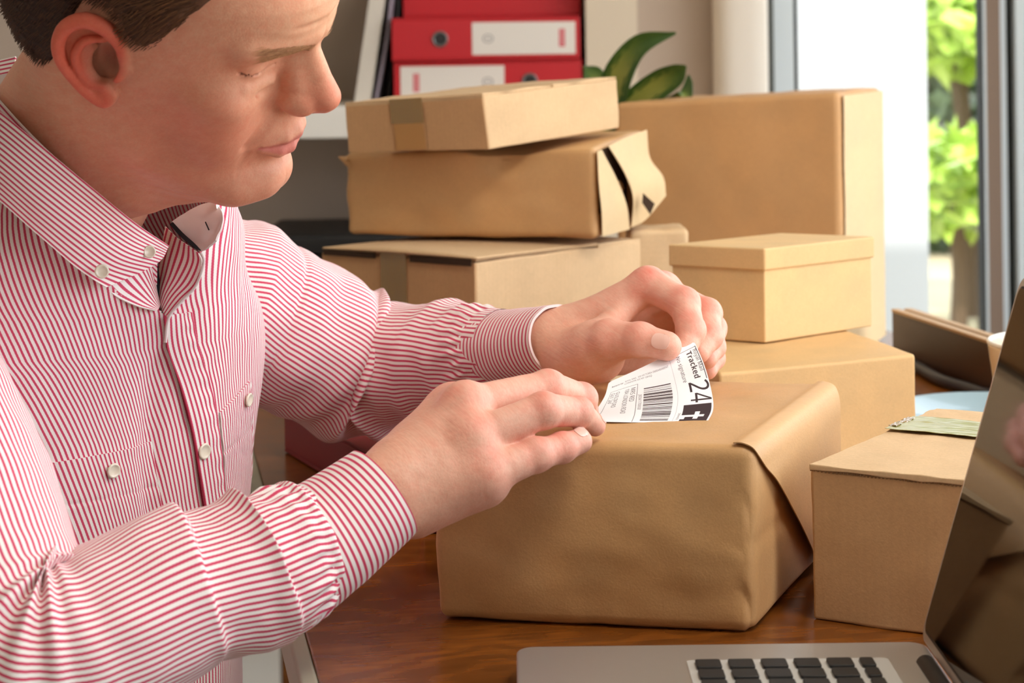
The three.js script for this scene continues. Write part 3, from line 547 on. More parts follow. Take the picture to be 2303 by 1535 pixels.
{ // long wooden tray by the window
  const A = P(2006, 704, 2.47), B = P(2244, 787, 2.175), y = DESK + 0.066; A.y = B.y = y;
  const L = B.clone().sub(A), n = V(-L.z, 0, L.x).normalize(); if (n.x < 0) n.negate();
  const woodDark = phys({ color: srgb(62, 32, 15), map: rep(paperGrain, 3, 0.7), roughness: 0.35 }), rimWood = std({ color: srgb(190, 150, 104), roughness: 0.5 });
  const o = base('wooden_tray', A.clone().addScaledVector(L, 0.5).setY(DESK)); tag(o, 'long dark wooden tray with pale rim beside the window', 'tray');
  const put = (nm, g, m) => mesh(nm, about(g, o.position), m, o), w = 0.026, t = 0.009, D = V(0, -0.060, 0);
  for (const k of [0, w - t]) { put('side', hexa(A.clone().addScaledVector(n, k).add(V(0, -0.004, 0)), L, n.clone().multiplyScalar(t), D, 0.001, [1, 1, 1]), woodDark); put('rim', hexa(A.clone().addScaledVector(n, k - 0.001), L, n.clone().multiplyScalar(t + 0.002), V(0, -0.004, 0), 0.001, [1, 1, 1]), rimWood); }
  put('bottom', hexa(A.clone().add(V(0, -0.060, 0)), L, n.clone().multiplyScalar(w), V(0, -0.006, 0), 0.001, [1, 1, 1]), woodDark);
  for (const k of [0, 1]) put('end', hexa(A.clone().addScaledVector(L, k ? 1 - t / L.length() : 0).addScaledVector(n, t).add(V(0, -0.004, 0)), L.clone().normalize().multiplyScalar(t), n.clone().multiplyScalar(w - 2 * t), D, 0.001, [1, 1, 1]), woodDark);
}
{ // power cables
  const c = (pts, r, label) => { const q = pts.map(([x, y, d]) => P(x - 8, y + 8, d - 0.02).setY(DESK + r + 0.0005)), o = tag(mesh('cable', tube(q, r, 8, 40), std({ color: srgb(38, 38, 48), roughness: 0.5 })), label, 'cable'); return o; };
  c([[2010, 810, 2.50], [2060, 830, 2.42], [2120, 868, 2.31], [2180, 895, 2.25], [2240, 908, 2.20], [2330, 912, 2.19]], 0.007, 'thick dark cable running along the foot of the wooden tray');
}
{ // round bluish plate
  const o = base('plate', V(0.50, DESK, -2.03)); tag(o, 'pale blue round plate between the boxes and the tray', 'plate');
  const prof = [[0, 0.004], [0.06, 0.004], [0.085, 0.006], [0.112, 0.018], [0.116, 0.018], [0.114, 0.0145], [0.088, 0.002], [0.07, 0.0005], [0, 0.0005]].map(([x, y]) => new THREE.Vector2(x, y));
  mesh('dish', new THREE.LatheGeometry(prof, 48), phys({ color: srgb(150, 172, 178), roughness: 0.35, clearcoat: 0.3 }), o);
  mesh('foot_ring', new THREE.TorusGeometry(0.06, 0.002, 8, 40).rotateX(Math.PI / 2).translate(0, 0.002, 0), std({ color: srgb(200, 205, 208), roughness: 0.4 }), o);
}
{ // cream bowl
  const o = base('bowl', V(0.535, DESK + 0.0185, -1.99)); tag(o, 'cream ceramic bowl half hidden behind the laptop screen', 'bowl');
  o.position.set(0.521, DESK, -1.86); o.scale.y = 1.1;
  const prof = [[0, 0.006], [0.02, 0.006], [0.045, 0.03], [0.062, 0.07], [0.067, 0.103], [0.070, 0.104], [0.0705, 0.1], [0.066, 0.068], [0.049, 0.027], [0.028, 0.004], [0.026, 0], [0, 0]].map(([x, y]) => new THREE.Vector2(x, y));
  mesh('bowl_body', new THREE.LatheGeometry(prof, 40), phys({ color: srgb(226, 206, 176), roughness: 0.25, clearcoat: 0.6 }), o);
  mesh('rim', new THREE.TorusGeometry(0.0695, 0.0022, 8, 40).rotateX(Math.PI / 2).translate(0, 0.104, 0), M.white, o);
}
{ // potted plant behind the stack
  const o = base('potted_plant', V(0.075, DESK, -2.60)); tag(o, 'potted plant with broad yellow and green leaves behind the cartons', 'plant');
  const pot = [[0, 0.006], [0.05, 0.006], [0.058, 0.12], [0.062, 0.125], [0.064, 0.12], [0.052, 0], [0, 0]].map(([x, y]) => new THREE.Vector2(x, y));
  mesh('pot', new THREE.LatheGeometry(pot, 32), std({ color: srgb(200, 190, 178), roughness: 0.6 }), o);
  mesh('soil', new THREE.CylinderGeometry(0.055, 0.055, 0.01, 24).translate(0, 0.108, 0), std({ color: srgb(60, 44, 32), roughness: 1 }), o);
  const leafTex = tex(128, 256, (u, v) => { const e = Math.abs(u - 0.5) * 2, n = n32(u, v) - 0.5, m = sstep(0.62 - e + 0.5 * n, -0.08, 0.2) * sstep(0.86 - v, 0, 0.3); return [lerp(66, 166, m), lerp(100, 168, m), lerp(34, 80, m)]; });
  const leafM = phys({ map: leafTex, roughness: 0.45, transmission: 0.2, thickness: 0, side: THREE.DoubleSide });
  const leaf = (pts, w, twist) => {
    const q = pts.map(([x, y, d]) => P(x - 8, y + 8, d - 0.02));
    const rows = q.map((p, i) => { const t = i / (q.length - 1), dir = along(q, Math.min(1, t + 0.05)).sub(along(q, Math.max(0, t - 0.05))).normalize(), s = V(Math.cos(twist), 0, Math.sin(twist)).addScaledVector(dir, -dir.x * Math.cos(twist) - dir.z * Math.sin(twist)).normalize(), k = w * Math.pow(Math.sin(Math.PI * clamp(0.06 + 0.94 * t, 0, 1)), 0.8) + 0.0015; return [p.clone().addScaledVector(s, -k).add(V(0, 0, 0.3 * k)), p, p.clone().addScaledVector(s, k).add(V(0, 0, 0.3 * k))]; });
    mesh('leaf', about(sheet(rows, 8, 24, 0.0006, (u, v) => [u, v]), o.position), leafM, o);
  };
  const root = [1300, 440, 2.60];
  leaf([root, [1352, 310, 2.58], [1380, 220, 2.56], [1402, 150, 2.54], [1450, 90, 2.52], [1528, 66, 2.5]], 0.019, 0.5);
  leaf([root, [1360, 330, 2.6], [1425, 235, 2.58], [1485, 185, 2.56], [1530, 158, 2.54], [1550, 140, 2.53]], 0.019, 0.6);
  leaf([root, [1330, 320, 2.62], [1345, 240, 2.63], [1350, 190, 2.56], [1340, 150, 2.58], [1322, 140, 2.6]], 0.016, 0.2);
  leaf([root, [1380, 330, 2.64], [1480, 250, 2.65], [1540, 220, 2.58], [1552, 190, 2.59], [1556, 160, 2.6]], 0.013, 0.9);
  leaf([root, [1290, 330, 2.58], [1270, 290, 2.56], [1250, 290, 2.44], [1220, 310, 2.43], [1200, 340, 2.42]], 0.016, 1.2);
}
{ // leafy plant on the shelf behind the man's face
  const o = base('trailing_plant', V(-0.425, SHELF_Y, -3.5)); tag(o, 'small green trailing plant on the shelf seen past the forehead', 'plant');
  const pot = [[0, 0.006], [0.035, 0.006], [0.045, 0.075], [0.048, 0.075], [0.038, 0], [0, 0]].map(([x, y]) => new THREE.Vector2(x, y));
  mesh('pot', new THREE.LatheGeometry(pot, 24), std({ color: srgb(120, 100, 84), roughness: 0.7 }), o);
  const lm = std({ color: srgb(84, 100, 34), roughness: 0.6, side: THREE.DoubleSide });
  for (let k = 0; k < 9; k++) { const a = k * 2.4, h = 0.08 + 0.012 * k, r2 = 0.03 + 0.004 * k; const pts = [V(0.01 * Math.cos(a), 0.07, 0.01 * Math.sin(a)), V(r2 * Math.cos(a), h + 0.02, r2 * Math.sin(a)), V(1.5 * r2 * Math.cos(a), h, 1.5 * r2 * Math.sin(a))]; mesh('leaf', sheet(pts.map((p, i) => [p.clone().add(V(-0.014 * Math.sin(a) * (i === 1 ? 1 : 0.2), 0, 0.014 * Math.cos(a) * (i === 1 ? 1 : 0.2))), p, p.clone().add(V(0.014 * Math.sin(a) * (i === 1 ? 1 : 0.2), 0, -0.014 * Math.cos(a) * (i === 1 ? 1 : 0.2)))]), 4, 6, 0.0006), lm, o); }
}

// ---------- the address label being stuck on ----------
{
  const c = document.createElement('canvas'); c.width = c.height = 1024; const x = c.getContext('2d');
  x.fillStyle = '#f6f5f6'; x.fillRect(0, 0, 1024, 1024);
  const ink = '#3a2a30'; x.fillStyle = ink; x.strokeStyle = ink;
  const text = (s, px, py, size, w = '', max) => { x.font = `${w} ${size}px sans-serif`; x.fillText(s, px, py, max); };
  // header across the top of the label
  text('Royal Mail', 70, 52, 50, '', 300); text('Tracked', 70, 122, 76, 'bold', 290); text('24', 372, 190, 250, '', 275);
  x.lineWidth = 4; x.strokeRect(48, 12, 330, 3); x.beginPath(); x.moveTo(52, 14); x.lineTo(52, 212); x.stroke();
  text('No signature', 70, 232, 52, '', 330);
  x.fillRect(668, 16, 322, 232); x.fillStyle = '#f6f5f6';
  x.fillRect(850, 60, 44, 190); x.fillRect(790, 104, 150, 40); x.fillRect(850, 214, 96, 36);
  x.fillStyle = ink; x.font = '26px sans-serif'; text('Delivered By', 800, 280, 28, '', 170);
  x.lineWidth = 3; x.beginPath(); x.moveTo(52, 300); x.lineTo(990, 304); x.strokeStyle = '#b9b2b6'; x.stroke(); x.strokeStyle = ink;
  // bar code
  const r = mulberry(34); let b = 330; while (b < 985) { const w = 4 + Math.floor(r() * 4) * 5; x.fillRect(b, 345, w, 235); b += w + 4 + Math.floor(r() * 3) * 6; }
  text('JX034117000GB', 420, 622, 38, '', 330);
  // address in its frame
  x.lineWidth = 4; x.beginPath(); x.moveTo(1010, 640); x.lineTo(240, 640); x.lineTo(240, 955); x.lineTo(1010, 955); x.stroke();
  text('MRS RED', 275, 705, 62, '', 260); text('18A LONDON ROAD', 275, 770, 62, '', 480); text('GUILDFORD', 275, 880, 62, '', 320); text('GU1 2AF', 275, 940, 62, '', 220);
  // return address, turned
  x.save(); x.translate(0, 1024); x.rotate(-Math.PI / 2);
  text('Return to:', 60, 150, 36, 'bold', 150); x.fillStyle = '#6d6468'; text('ROYAL MAIL, 100 VICTORIA EMBANKMENT', 225, 140, 34, '', 470); text('LONDON EC4Y 0HQ', 225, 180, 34, '', 300);
  x.restore();
  const t = new THREE.CanvasTexture(c); t.colorSpace = THREE.SRGBColorSpace; t.anisotropy = 8;
  const rows = [
    [[1369, 859, 1.470], [1430, 832, 1.478], [1494, 801, 1.487], [1561, 766, 1.500]],
    [[1361, 888, 1.459], [1425, 868, 1.465], [1506, 848, 1.468], [1584, 820, 1.474]],
    [[1346, 914, 1.450], [1420, 901, 1.450], [1514, 890, 1.446], [1600, 878, 1.448]],
    [[1330, 934, 1.440], [1416, 930, 1.430], [1510, 926, 1.428], [1604, 919, 1.428]],
    [[1300, 946, 1.421], [1408, 949, 1.4165], [1500, 949.5, 1.4165], [1590, 950, 1.416]],
  ].map((q) => q.map((a) => P(...a)));
  // cut round corners by drawing the two edges in
  const fn = (u, v) => { const k = 0.035, e = (w) => w < k ? Math.sqrt(Math.max(0, 1 - ((k - w) / k) ** 2)) : w > 1 - k ? Math.sqrt(Math.max(0, 1 - ((w - 1 + k) / k) ** 2)) : 1; const s = e(v); return 0.5 + (u - 0.5) * (1 - 2 * k * (1 - s)); };
  const front = grid(40, 60, (u, v) => { const s = fn(u, v), p = netPoint(rows, s, v); return [p, v, s]; }, true);
  const back = grid(40, 60, (u, v) => { const s = fn(u, v), p = netPoint(rows, s, v); return [p.add(V(0, -0.00025, -0.0001)), 0.02, 0.3]; }, false);
  const o = base('shipping_label', P(1470, 880, 1.46)); tag(o, 'white address label held by one corner, printed Tracked 24 with a bar code', 'label');
  front.computeVertexNormals(); back.computeVertexNormals();
  mesh('print', about(front, o.position), std({ map: t, roughness: 0.45, side: THREE.DoubleSide }), o);
  mesh('backing', about(back, o.position), std({ color: srgb(244, 243, 244), roughness: 0.5, side: THREE.DoubleSide }), o);
}

// ---------- a small surface mesher for bodies: f(x, y, z) is a signed distance in metres ----------
function polygonize(f, lo, hi, cell, lip = 1.6) {
  const n = [0, 1, 2].map((i) => Math.ceil((hi[i] - lo[i]) / cell / 8) * 8), sx = n[0] + 1, sy = n[1] + 1, sz = n[2] + 1;
  const val = new Float32Array(sx * sy * sz).fill(NaN), B = 8, half = B * cell * Math.sqrt(3) / 2, blocks = [];
  for (let k = 0; k < n[2]; k += B) for (let j = 0; j < n[1]; j += B) for (let i = 0; i < n[0]; i += B) {
    if (Math.abs(f(lo[0] + (i + 4) * cell, lo[1] + (j + 4) * cell, lo[2] + (k + 4) * cell)) > half * lip) continue;
    blocks.push([i, j, k]);
    for (let c = 0; c <= B; c++) for (let b = 0; b <= B; b++) for (let a = 0; a <= B; a++) { const q = (i + a) + sx * ((j + b) + sy * (k + c)); if (val[q] !== val[q]) val[q] = f(lo[0] + (i + a) * cell, lo[1] + (j + b) * cell, lo[2] + (k + c) * cell); }
  }
  const vert = new Map(), pos = [], idx = [];
  const E = [[0, 1], [2, 3], [4, 5], [6, 7], [0, 2], [1, 3], [4, 6], [5, 7], [0, 4], [1, 5], [2, 6], [3, 7]], v = new Float64Array(8);
  for (const [bi, bj, bk] of blocks) for (let k = bk; k < bk + B; k++) for (let j = bj; j < bj + B; j++) for (let i = bi; i < bi + B; i++) {
    const q = i + sx * (j + sy * k); let m = 0;
    for (let c = 0; c < 8; c++) { v[c] = val[q + (c & 1) + sx * ((c >> 1 & 1) + sy * (c >> 2))]; if (v[c] < 0) m |= 1 << c; }
    if (m === 0 || m === 255) continue;
    let x = 0, y = 0, z = 0, c = 0;
    for (const [a, b] of E) if ((m >> a & 1) !== (m >> b & 1)) { const t = v[a] / (v[a] - v[b]); x += (a & 1) + ((b & 1) - (a & 1)) * t; y += (a >> 1 & 1) + ((b >> 1 & 1) - (a >> 1 & 1)) * t; z += (a >> 2) + ((b >> 2) - (a >> 2)) * t; c++; }
    vert.set(q, pos.length / 3); pos.push(lo[0] + (i + x / c) * cell, lo[1] + (j + y / c) * cell, lo[2] + (k + z / c) * cell);
  }
  const step = [1, sx, sx * sy];
  for (const q of vert.keys()) for (let ax = 0; ax < 3; ax++) {
    const a = val[q], b = val[q + step[ax]]; if (!((a < 0) !== (b < 0))) continue;
    const u = step[(ax + 1) % 3], w = step[(ax + 2) % 3], p0 = vert.get(q), p1 = vert.get(q - u), p2 = vert.get(q - u - w), p3 = vert.get(q - w);
    if (p1 === undefined || p2 === undefined || p3 === undefined) continue;
    a < 0 ? idx.push(p0, p1, p2, p0, p2, p3) : idx.push(p0, p2, p1, p0, p3, p2);
  }
  const nor = new Float32Array(pos.length), e = cell * 0.35;
  for (let i = 0; i < pos.length; i += 3) {
    for (let it = 0; it < 2; it++) {
      const [x, y, z] = [pos[i], pos[i + 1], pos[i + 2]], gx = f(x + e, y, z) - f(x - e, y, z), gy = f(x, y + e, z) - f(x, y - e, z), gz = f(x, y, z + e) - f(x, y, z - e), g = Math.hypot(gx, gy, gz) || 1;
      nor.set([gx / g, gy / g, gz / g], i);
      if (it === 0) { const d = clamp(f(x, y, z) / (g / (2 * e)), -0.5 * cell, 0.5 * cell); pos[i] -= gx / g * d; pos[i + 1] -= gy / g * d; pos[i + 2] -= gz / g * d; }
    }
  }
  const g = new THREE.BufferGeometry();
  g.setAttribute('position', new THREE.Float32BufferAttribute(pos, 3)); g.setAttribute('normal', new THREE.BufferAttribute(nor, 3)); g.setIndex(idx);
  const uv = new Float32Array(pos.length / 3 * 2); for (let i = 0; i < uv.length / 2; i++) uv.set([pos[i * 3] - 0.7 * pos[i * 3 + 2], pos[i * 3 + 1] + 0.35 * pos[i * 3 + 2]], i * 2);
  g.setAttribute('uv', new THREE.BufferAttribute(uv, 2));
  return g;
}
const smin = (a, b, k) => { const h = Math.max(k - Math.abs(a - b), 0) / k; return Math.min(a, b) - h * h * k * 0.25; };
const smax = (a, b, k) => -smin(-a, -b, k);
// tapered capsule between two points [x, y, z, r]
function cap(x, y, z, A, B) {
  const bx = B[0] - A[0], by = B[1] - A[1], bz = B[2] - A[2], px = x - A[0], py = y - A[1], pz = z - A[2];
  const t = clamp((px * bx + py * by + pz * bz) / (bx * bx + by * by + bz * bz + 1e-12), 0, 1), dx = px - bx * t, dy = py - by * t, dz = pz - bz * t;
  return Math.sqrt(dx * dx + dy * dy + dz * dz) - (A[3] + (B[3] - A[3]) * t);
}
function chain(x, y, z, pts, k = 0) { let d = 1e9; for (let i = 0; i + 1 < pts.length; i++) { const c = cap(x, y, z, pts[i], pts[i + 1]); d = k ? smin(d, c, k) : Math.min(d, c); } return d; }
const ball = (x, y, z, c) => Math.sqrt((x - c[0]) ** 2 + (y - c[1]) ** 2 + (z - c[2]) ** 2) - c[3];
function ell(x, y, z, c, r) { const a = (x - c[0]) / r[0], b = (y - c[1]) / r[1], e = (z - c[2]) / r[2], k = Math.sqrt(a * a + b * b + e * e); return (k - 1) * Math.min(r[0], r[1], r[2]); }
function table(t) { return (x) => { if (x <= t[0][0]) return t[0][1]; for (let i = 1; i < t.length; i++) if (x <= t[i][0]) { const f = (x - t[i - 1][0]) / (t[i][0] - t[i - 1][0]), g = f * f * (3 - 2 * f); return lerp(t[i - 1][1], t[i][1], 0.35 * g + 0.65 * f); } return t[t.length - 1][1]; }; }

// ---------- the person ----------
const HEAD = { o: V(-0.22855, 0.02304, -1.33), s: 1.03, F: V(0.89155, -0.38572, 0.23740), U: V(0.20168, 0.80741, 0.55445), R: V(-0.40554, -0.44644, 0.79764) };
{ // the same turn of the camera that P applies
  const q = new THREE.Quaternion().setFromAxisAngle(V(0, 0, 1), ROLL);
  for (const k of ['o', 'F', 'U', 'R']) HEAD[k].applyQuaternion(q);
  HEAD.o.add(EYE);
}
const headAt = (f, u, r) => HEAD.o.clone().addScaledVector(HEAD.F, f * HEAD.s / 100).addScaledVector(HEAD.U, u * HEAD.s / 100).addScaledVector(HEAD.R, r * HEAD.s / 100);
function toHead(x, y, z) { const k = 100 / HEAD.s, a = x - HEAD.o.x, b = y - HEAD.o.y, c = z - HEAD.o.z; return [(a * HEAD.F.x + b * HEAD.F.y + c * HEAD.F.z) * k, (a * HEAD.U.x + b * HEAD.U.y + c * HEAD.U.z) * k, (a * HEAD.R.x + b * HEAD.R.y + c * HEAD.R.z) * k]; }
// the skull and face without features, in centimetres: front, back and half width by height
const fFront = table([[-13, 3.2], [-12, 5.0], [-11, 7.2], [-10, 8.8], [-9, 8.9], [-7.4, 8.75], [-6, 9.1], [-4.5, 9.5], [-3, 9.45], [-1.5, 8.9], [0, 8.75], [1.5, 9.25], [2.6, 9.85], [4, 10.55], [5.2, 10.85], [6.4, 10.75], [8, 10.2], [10, 8.6], [12, 5.6], [13, 2.8], [13.6, 0.6]]);
const fBack = table([[-13, -1.5], [-9, -4], [-6, -7.2], [-3, -9.6], [0, -11.3], [3, -12], [6, -12], [9, -10.2], [11, -5.2], [12.5, -2.8], [13.6, -0.6]]);
const fWide = table([[-13, 2.6], [-12, 3.3], [-11, 4.1], [-10, 4.8], [-8, 5.7], [-6, 6.2], [-3, 6.7], [0, 7.1], [2, 7.25], [4, 7.4], [6, 7.45], [8, 7.1], [10, 6.1], [12, 4.0], [13, 2.0], [13.6, 0.5]]);
function skull(f, u, r) {
  const uu = clamp(u, -13, 13.55), c = 0.5, a = f > c ? fFront(uu) - c : c - fBack(uu), w = fWide(uu), n = f > c ? lerp(1.78, 2.12, sstep(uu, -4, 2))   : 2.3;
  const x = Math.abs(f - c) / a, y = Math.abs(r) / w, k = Math.pow(Math.pow(x, n) + Math.pow(y, n), 1 / n);
  const m = Math.hypot(f - c, r);
  let d = k > 1e-3 ? m * (1 - 1 / k) : -Math.min(a, w);
  d = Math.max(d, -Math.min(a, w)); d *= 0.85;
  if (u > 7.5) d = lerp(d, ell(f, u, r, [-0.7, 4.3, 0], [11.0, 9.0, 7.5]) * 1.15, sstep(u, 7.5, 10.5)); if (u < -12) d = smax(d, -12.3 - u, 0.8);
  return d;
}
const EAR = [[0.75, 0.7, 7.35, 0.34], [0.45, 2.0, 7.6, 0.42], [-0.35, 3.0, 8.0, 0.50], [-1.6, 3.3, 8.4, 0.54], [-2.7, 2.5, 8.75, 0.50], [-3.1, 1.2, 8.9, 0.45], [-2.95, -0.2, 8.7, 0.40], [-2.2, -1.5, 8.3, 0.36], [-1.1, -2.5, 7.9, 0.40], [-0.25, -2.85, 7.55, 0.42], [0.2, -2.3, 7.25, 0.35]];
const ANTI = [[-0.5, 2.1, 7.9, 0.24], [-1.55, 1.7, 8.3, 0.30], [-2.1, 0.5, 8.4, 0.32], [-1.85, -0.7, 8.15, 0.34], [-1.2, -1.55, 7.85, 0.36], [-0.45, -1.6, 7.6, 0.32]];
const smoothChain = (p, n) => { const q = p.map((a) => V(a[0], a[1], a[2])); return Array.from({ length: n + 1 }, (_, i) => { const t = i / n, v = along(q, t), m = t * (p.length - 1), k = Math.min(p.length - 2, Math.floor(m)); return [v.x, v.y, v.z, lerp(p[k][3], p[k + 1][3], m - k)]; }); };
const EAR_S = smoothChain(EAR, 30), ANTI_S = smoothChain(ANTI, 14);
function headDist(f, u, rr) {
  const r = Math.abs(rr);
  let d = skull(f, u, r);
  if (d > 4) return d * 0.9;
  if (f > 3) {
    d = smin(d, cap(f, u, r, [9.72, 3.35, 0.5, 0.75], [7.7, 3.5, 4.5, 0.8]), 1.2);           // brow
    d = smin(d, ell(f, u, r, [6.3, -0.9, 4.6], [1.8, 1.3, 1.6]), 2.0);                        // cheekbone
    d = smin(d, ell(f, u, r, [6.1, -3.6, 4.0], [1.6, 2.4, 1.5]), 2.2);                        // cheek
    d = smin(d, ell(f, u, r, [8.1, -4.6, 0], [1.75, 2.0, 2.2]), 1.2);                         // muzzle
    d = smin(d, ball(f, u, r, [8.1, -8.6, 0, 1.5]), 1.2);                                    // chin
    d = smin(d, cap(f, u, r, [8.3, -9.2, 0.8, 1.15], [7.2, -9.4, 2.0, 1.1]), 1.2);
    d = smax(d, -ell(f, u, r, [9.55, 1.6, 2.8], [0.95, 0.85, 1.6]), 1.0);                   // socket
    d = smax(d, -ball(f, u, r, [10.1, 1.9, 1.55, 0.55]), 0.7);                                // beside the nose root
    let e = ball(f, u, r, [7.12, 1.6, 3.35, 1.3]);                                           // eyeball under its lids
    d = smin(d, e, 0.28);
    d = smin(d, cap(f, u, r, [8.5, 2.45, 2.2, 0.22], [7.6, 2.35, 4.5, 0.3]), 0.5);          // lid fold
    d = smin(d, cap(f, u, r, [8.5, 0.05, 2.2, 0.25], [7.75, 0.15, 4.2, 0.28]), 0.6);          // bag under the eye
    d = smax(d, -cap(f, u, r, [8.75, -0.55, 2.2, 0.12], [7.85, -0.5, 4.2, 0.1]), 0.5);
    d = smax(d, -chain(f, u, r, [[8.5, 1.2, 1.95, 0.04], [8.45, 1.22, 2.9, 0.07], [8.2, 1.25, 3.8, 0.08], [7.45, 1.5, 4.7, 0.06]]), 0.18);  // the slit between the lids
    // nose
    let n = cap(f, u, r, [9.75, 2.3, 0, 0.62], [11.05, -0.1, 0, 0.82]);
    n = smin(n, ball(f, u, r, [11.55, -1.05, 0, 1.02]), 0.6);
    n = smin(n, cap(f, u, r, [9.1, 1.3, 0.3, 1.0], [10.0, -1.2, 0.4, 1.3]), 0.7);
    n = smin(n, ell(f, u, r, [10.0, -1.7, 1.15], [1.3, 0.85, 0.72]), 0.4);
    n = smin(n, cap(f, u, r, [11.5, -1.85, 0, 0.42], [10.2, -2.6, 0, 0.5]), 0.5);
    d = smin(d, n, 0.55);
    d = smax(d, -ell(f, u, r, [10.4, -2.5, 0.85], [0.8, 0.3, 0.3]), 0.22);               // nostril
    d = smax(d, -chain(f, u, r, [[9.4, -0.6, 1.95, 0.1], [8.95, -1.7, 2.05, 0.16], [9.0, -2.4, 1.9, 0.1]]), 0.4);   // groove around the wing
    d = smax(d, -chain(f, u, r, [[9.1, -2.3, 2.15, 0.04], [8.9, -3.6, 2.8, 0.06], [8.2, -4.8, 3.5, 0.04]]), 0.8);    // fold to the mouth corner
    // lips
    d = smin(d, chain(f, u, r, [[9.82, -4.75, 0, 0.6], [9.6, -4.8, 0.9, 0.48], [8.75, -5.1, 2.2, 0.22]], 0.2), 0.4);
    d = smin(d, chain(f, u, r, [[9.5, -6.12, 0, 0.6], [9.25, -6.05, 0.95, 0.54], [8.7, -5.6, 2.1, 0.22]], 0.2), 0.3);
    d = smax(d, -chain(f, u, r, [[10.2, -5.42, 0, 0.09], [9.9, -5.42, 0.8, 0.10], [9.35, -5.36, 1.7, 0.11], [8.8, -5.32, 2.5, 0.12]]), 0.2);
    d = smax(d, -cap(f, u, r, [10.72, -3.2, 0, 0.12], [10.65, -4.15, 0, 0.14]), 0.3);          // philtrum
    d = smax(d, -cap(f, u, r, [10.0, -7.25, 0, 0.25], [9.0, -7.1, 1.9, 0.15]), 0.7);           // under the lower lip
    d = smax(d, -cap(f, u, r, [8.2, -5.8, 3.2, 0.03], [7.8, -7.8, 3.2, 0.02]), 0.6);         // fold below the mouth corner
    d = smax(d, -cap(f, u, r, [11.1, 5.0, 0, 0.02], [9.75, 5.2, 4.5, 0.02]), 0.5);             // forehead lines
  }
  d = smin(d, cap(f, u, r, [6.4, -9.2, 1.9, 1.1], [1.2, -6.8, 5.0, 0.8]), 2.6);             // jaw edge
  d = smin(d, cap(f, u, r, [6.2, -9.9, 0.6, 1.5], [0.0, -13.0, 0.6, 2.6]), 1.8);             // under the chin
  if (r > 5.4 && f < 3 && f > -6 && u > -5 && u < 5.5) {
    let e = chain(f, u, r, EAR_S);
    const pl = 7.35 + 0.42 * Math.max(0, -f) - 0.03 * f * f;                                     // the ear stands off towards its back edge
    let plate = Math.max(Math.abs(r - pl + 0.15) - 0.2, ell(f, u, 0, [-1.2, 0.35, 0], [2.0, 2.9, 1]) );
    e = smin(e, plate, 0.22);
    e = smin(e, chain(f, u, r, ANTI_S), 0.3);
    e = smin(e, cap(f, u, r, [0.75, 0.15, 7.3, 0.42], [0.45, -0.55, 7.55, 0.42]), 0.35);         // tragus
    e = smin(e, cap(f, u, r, [0.6, 0.75, 7.4, 0.25], [-0.9, 0.85, 7.75, 0.16]), 0.25);           // root of the helix
    e = smin(e, ell(f, u, r, [-0.3, -2.35, 7.5], [0.75, 0.75, 0.4]), 0.3);                      // lobe
    d = smin(d, e, 0.32);
    d = smax(d, -ell(f, u, r, [-0.35, 0.1, 7.65], [0.95, 1.35, 1.05]), 0.25);                    // hollow
    d = smax(d, -ell(f, u, r, [-0.55, 1.45, 7.85], [0.8, 0.42, 0.5]), 0.2);
  }
  return d;
}
const NECK = [[...headAt(-2.8, -5, 0).toArray(), 0.064], [...headAt(-5.0, -10.5, -0.5).toArray(), 0.064], [...P(70, 470, 1.47).toArray(), 0.08]];
function skinHead(x, y, z) {
  const [f, u, r] = toHead(x, y, z);
  let d = headDist(f, u, r) * HEAD.s / 100;
  d = smin(d, chain(x, y, z, NECK, 0.02), 0.025);
  return d;
}
const mixc = (a, b, t) => [lerp(a[0], b[0], t), lerp(a[1], b[1], t), lerp(a[2], b[2], t)];
const lin = (r, g, b) => srgb(r, g, b).toArray();
const SKIN = { face: lin(232, 172, 142), warm: lin(224, 144, 116), pale: lin(240, 194, 156), red: lin(212, 104, 82), lip: lin(206, 118, 112), ear: lin(226, 116, 92), recessShade: lin(116, 36, 24), hand: lin(240, 190, 168), knuckle: lin(232, 128, 112), nail: lin(232, 186, 172), hair: lin(72, 50, 34), brow: lin(176, 116, 80) };  // the darkest red paints recess shade into ear, nostrils and lids
const bell = (x, s) => Math.exp(-x * x / (s * s));
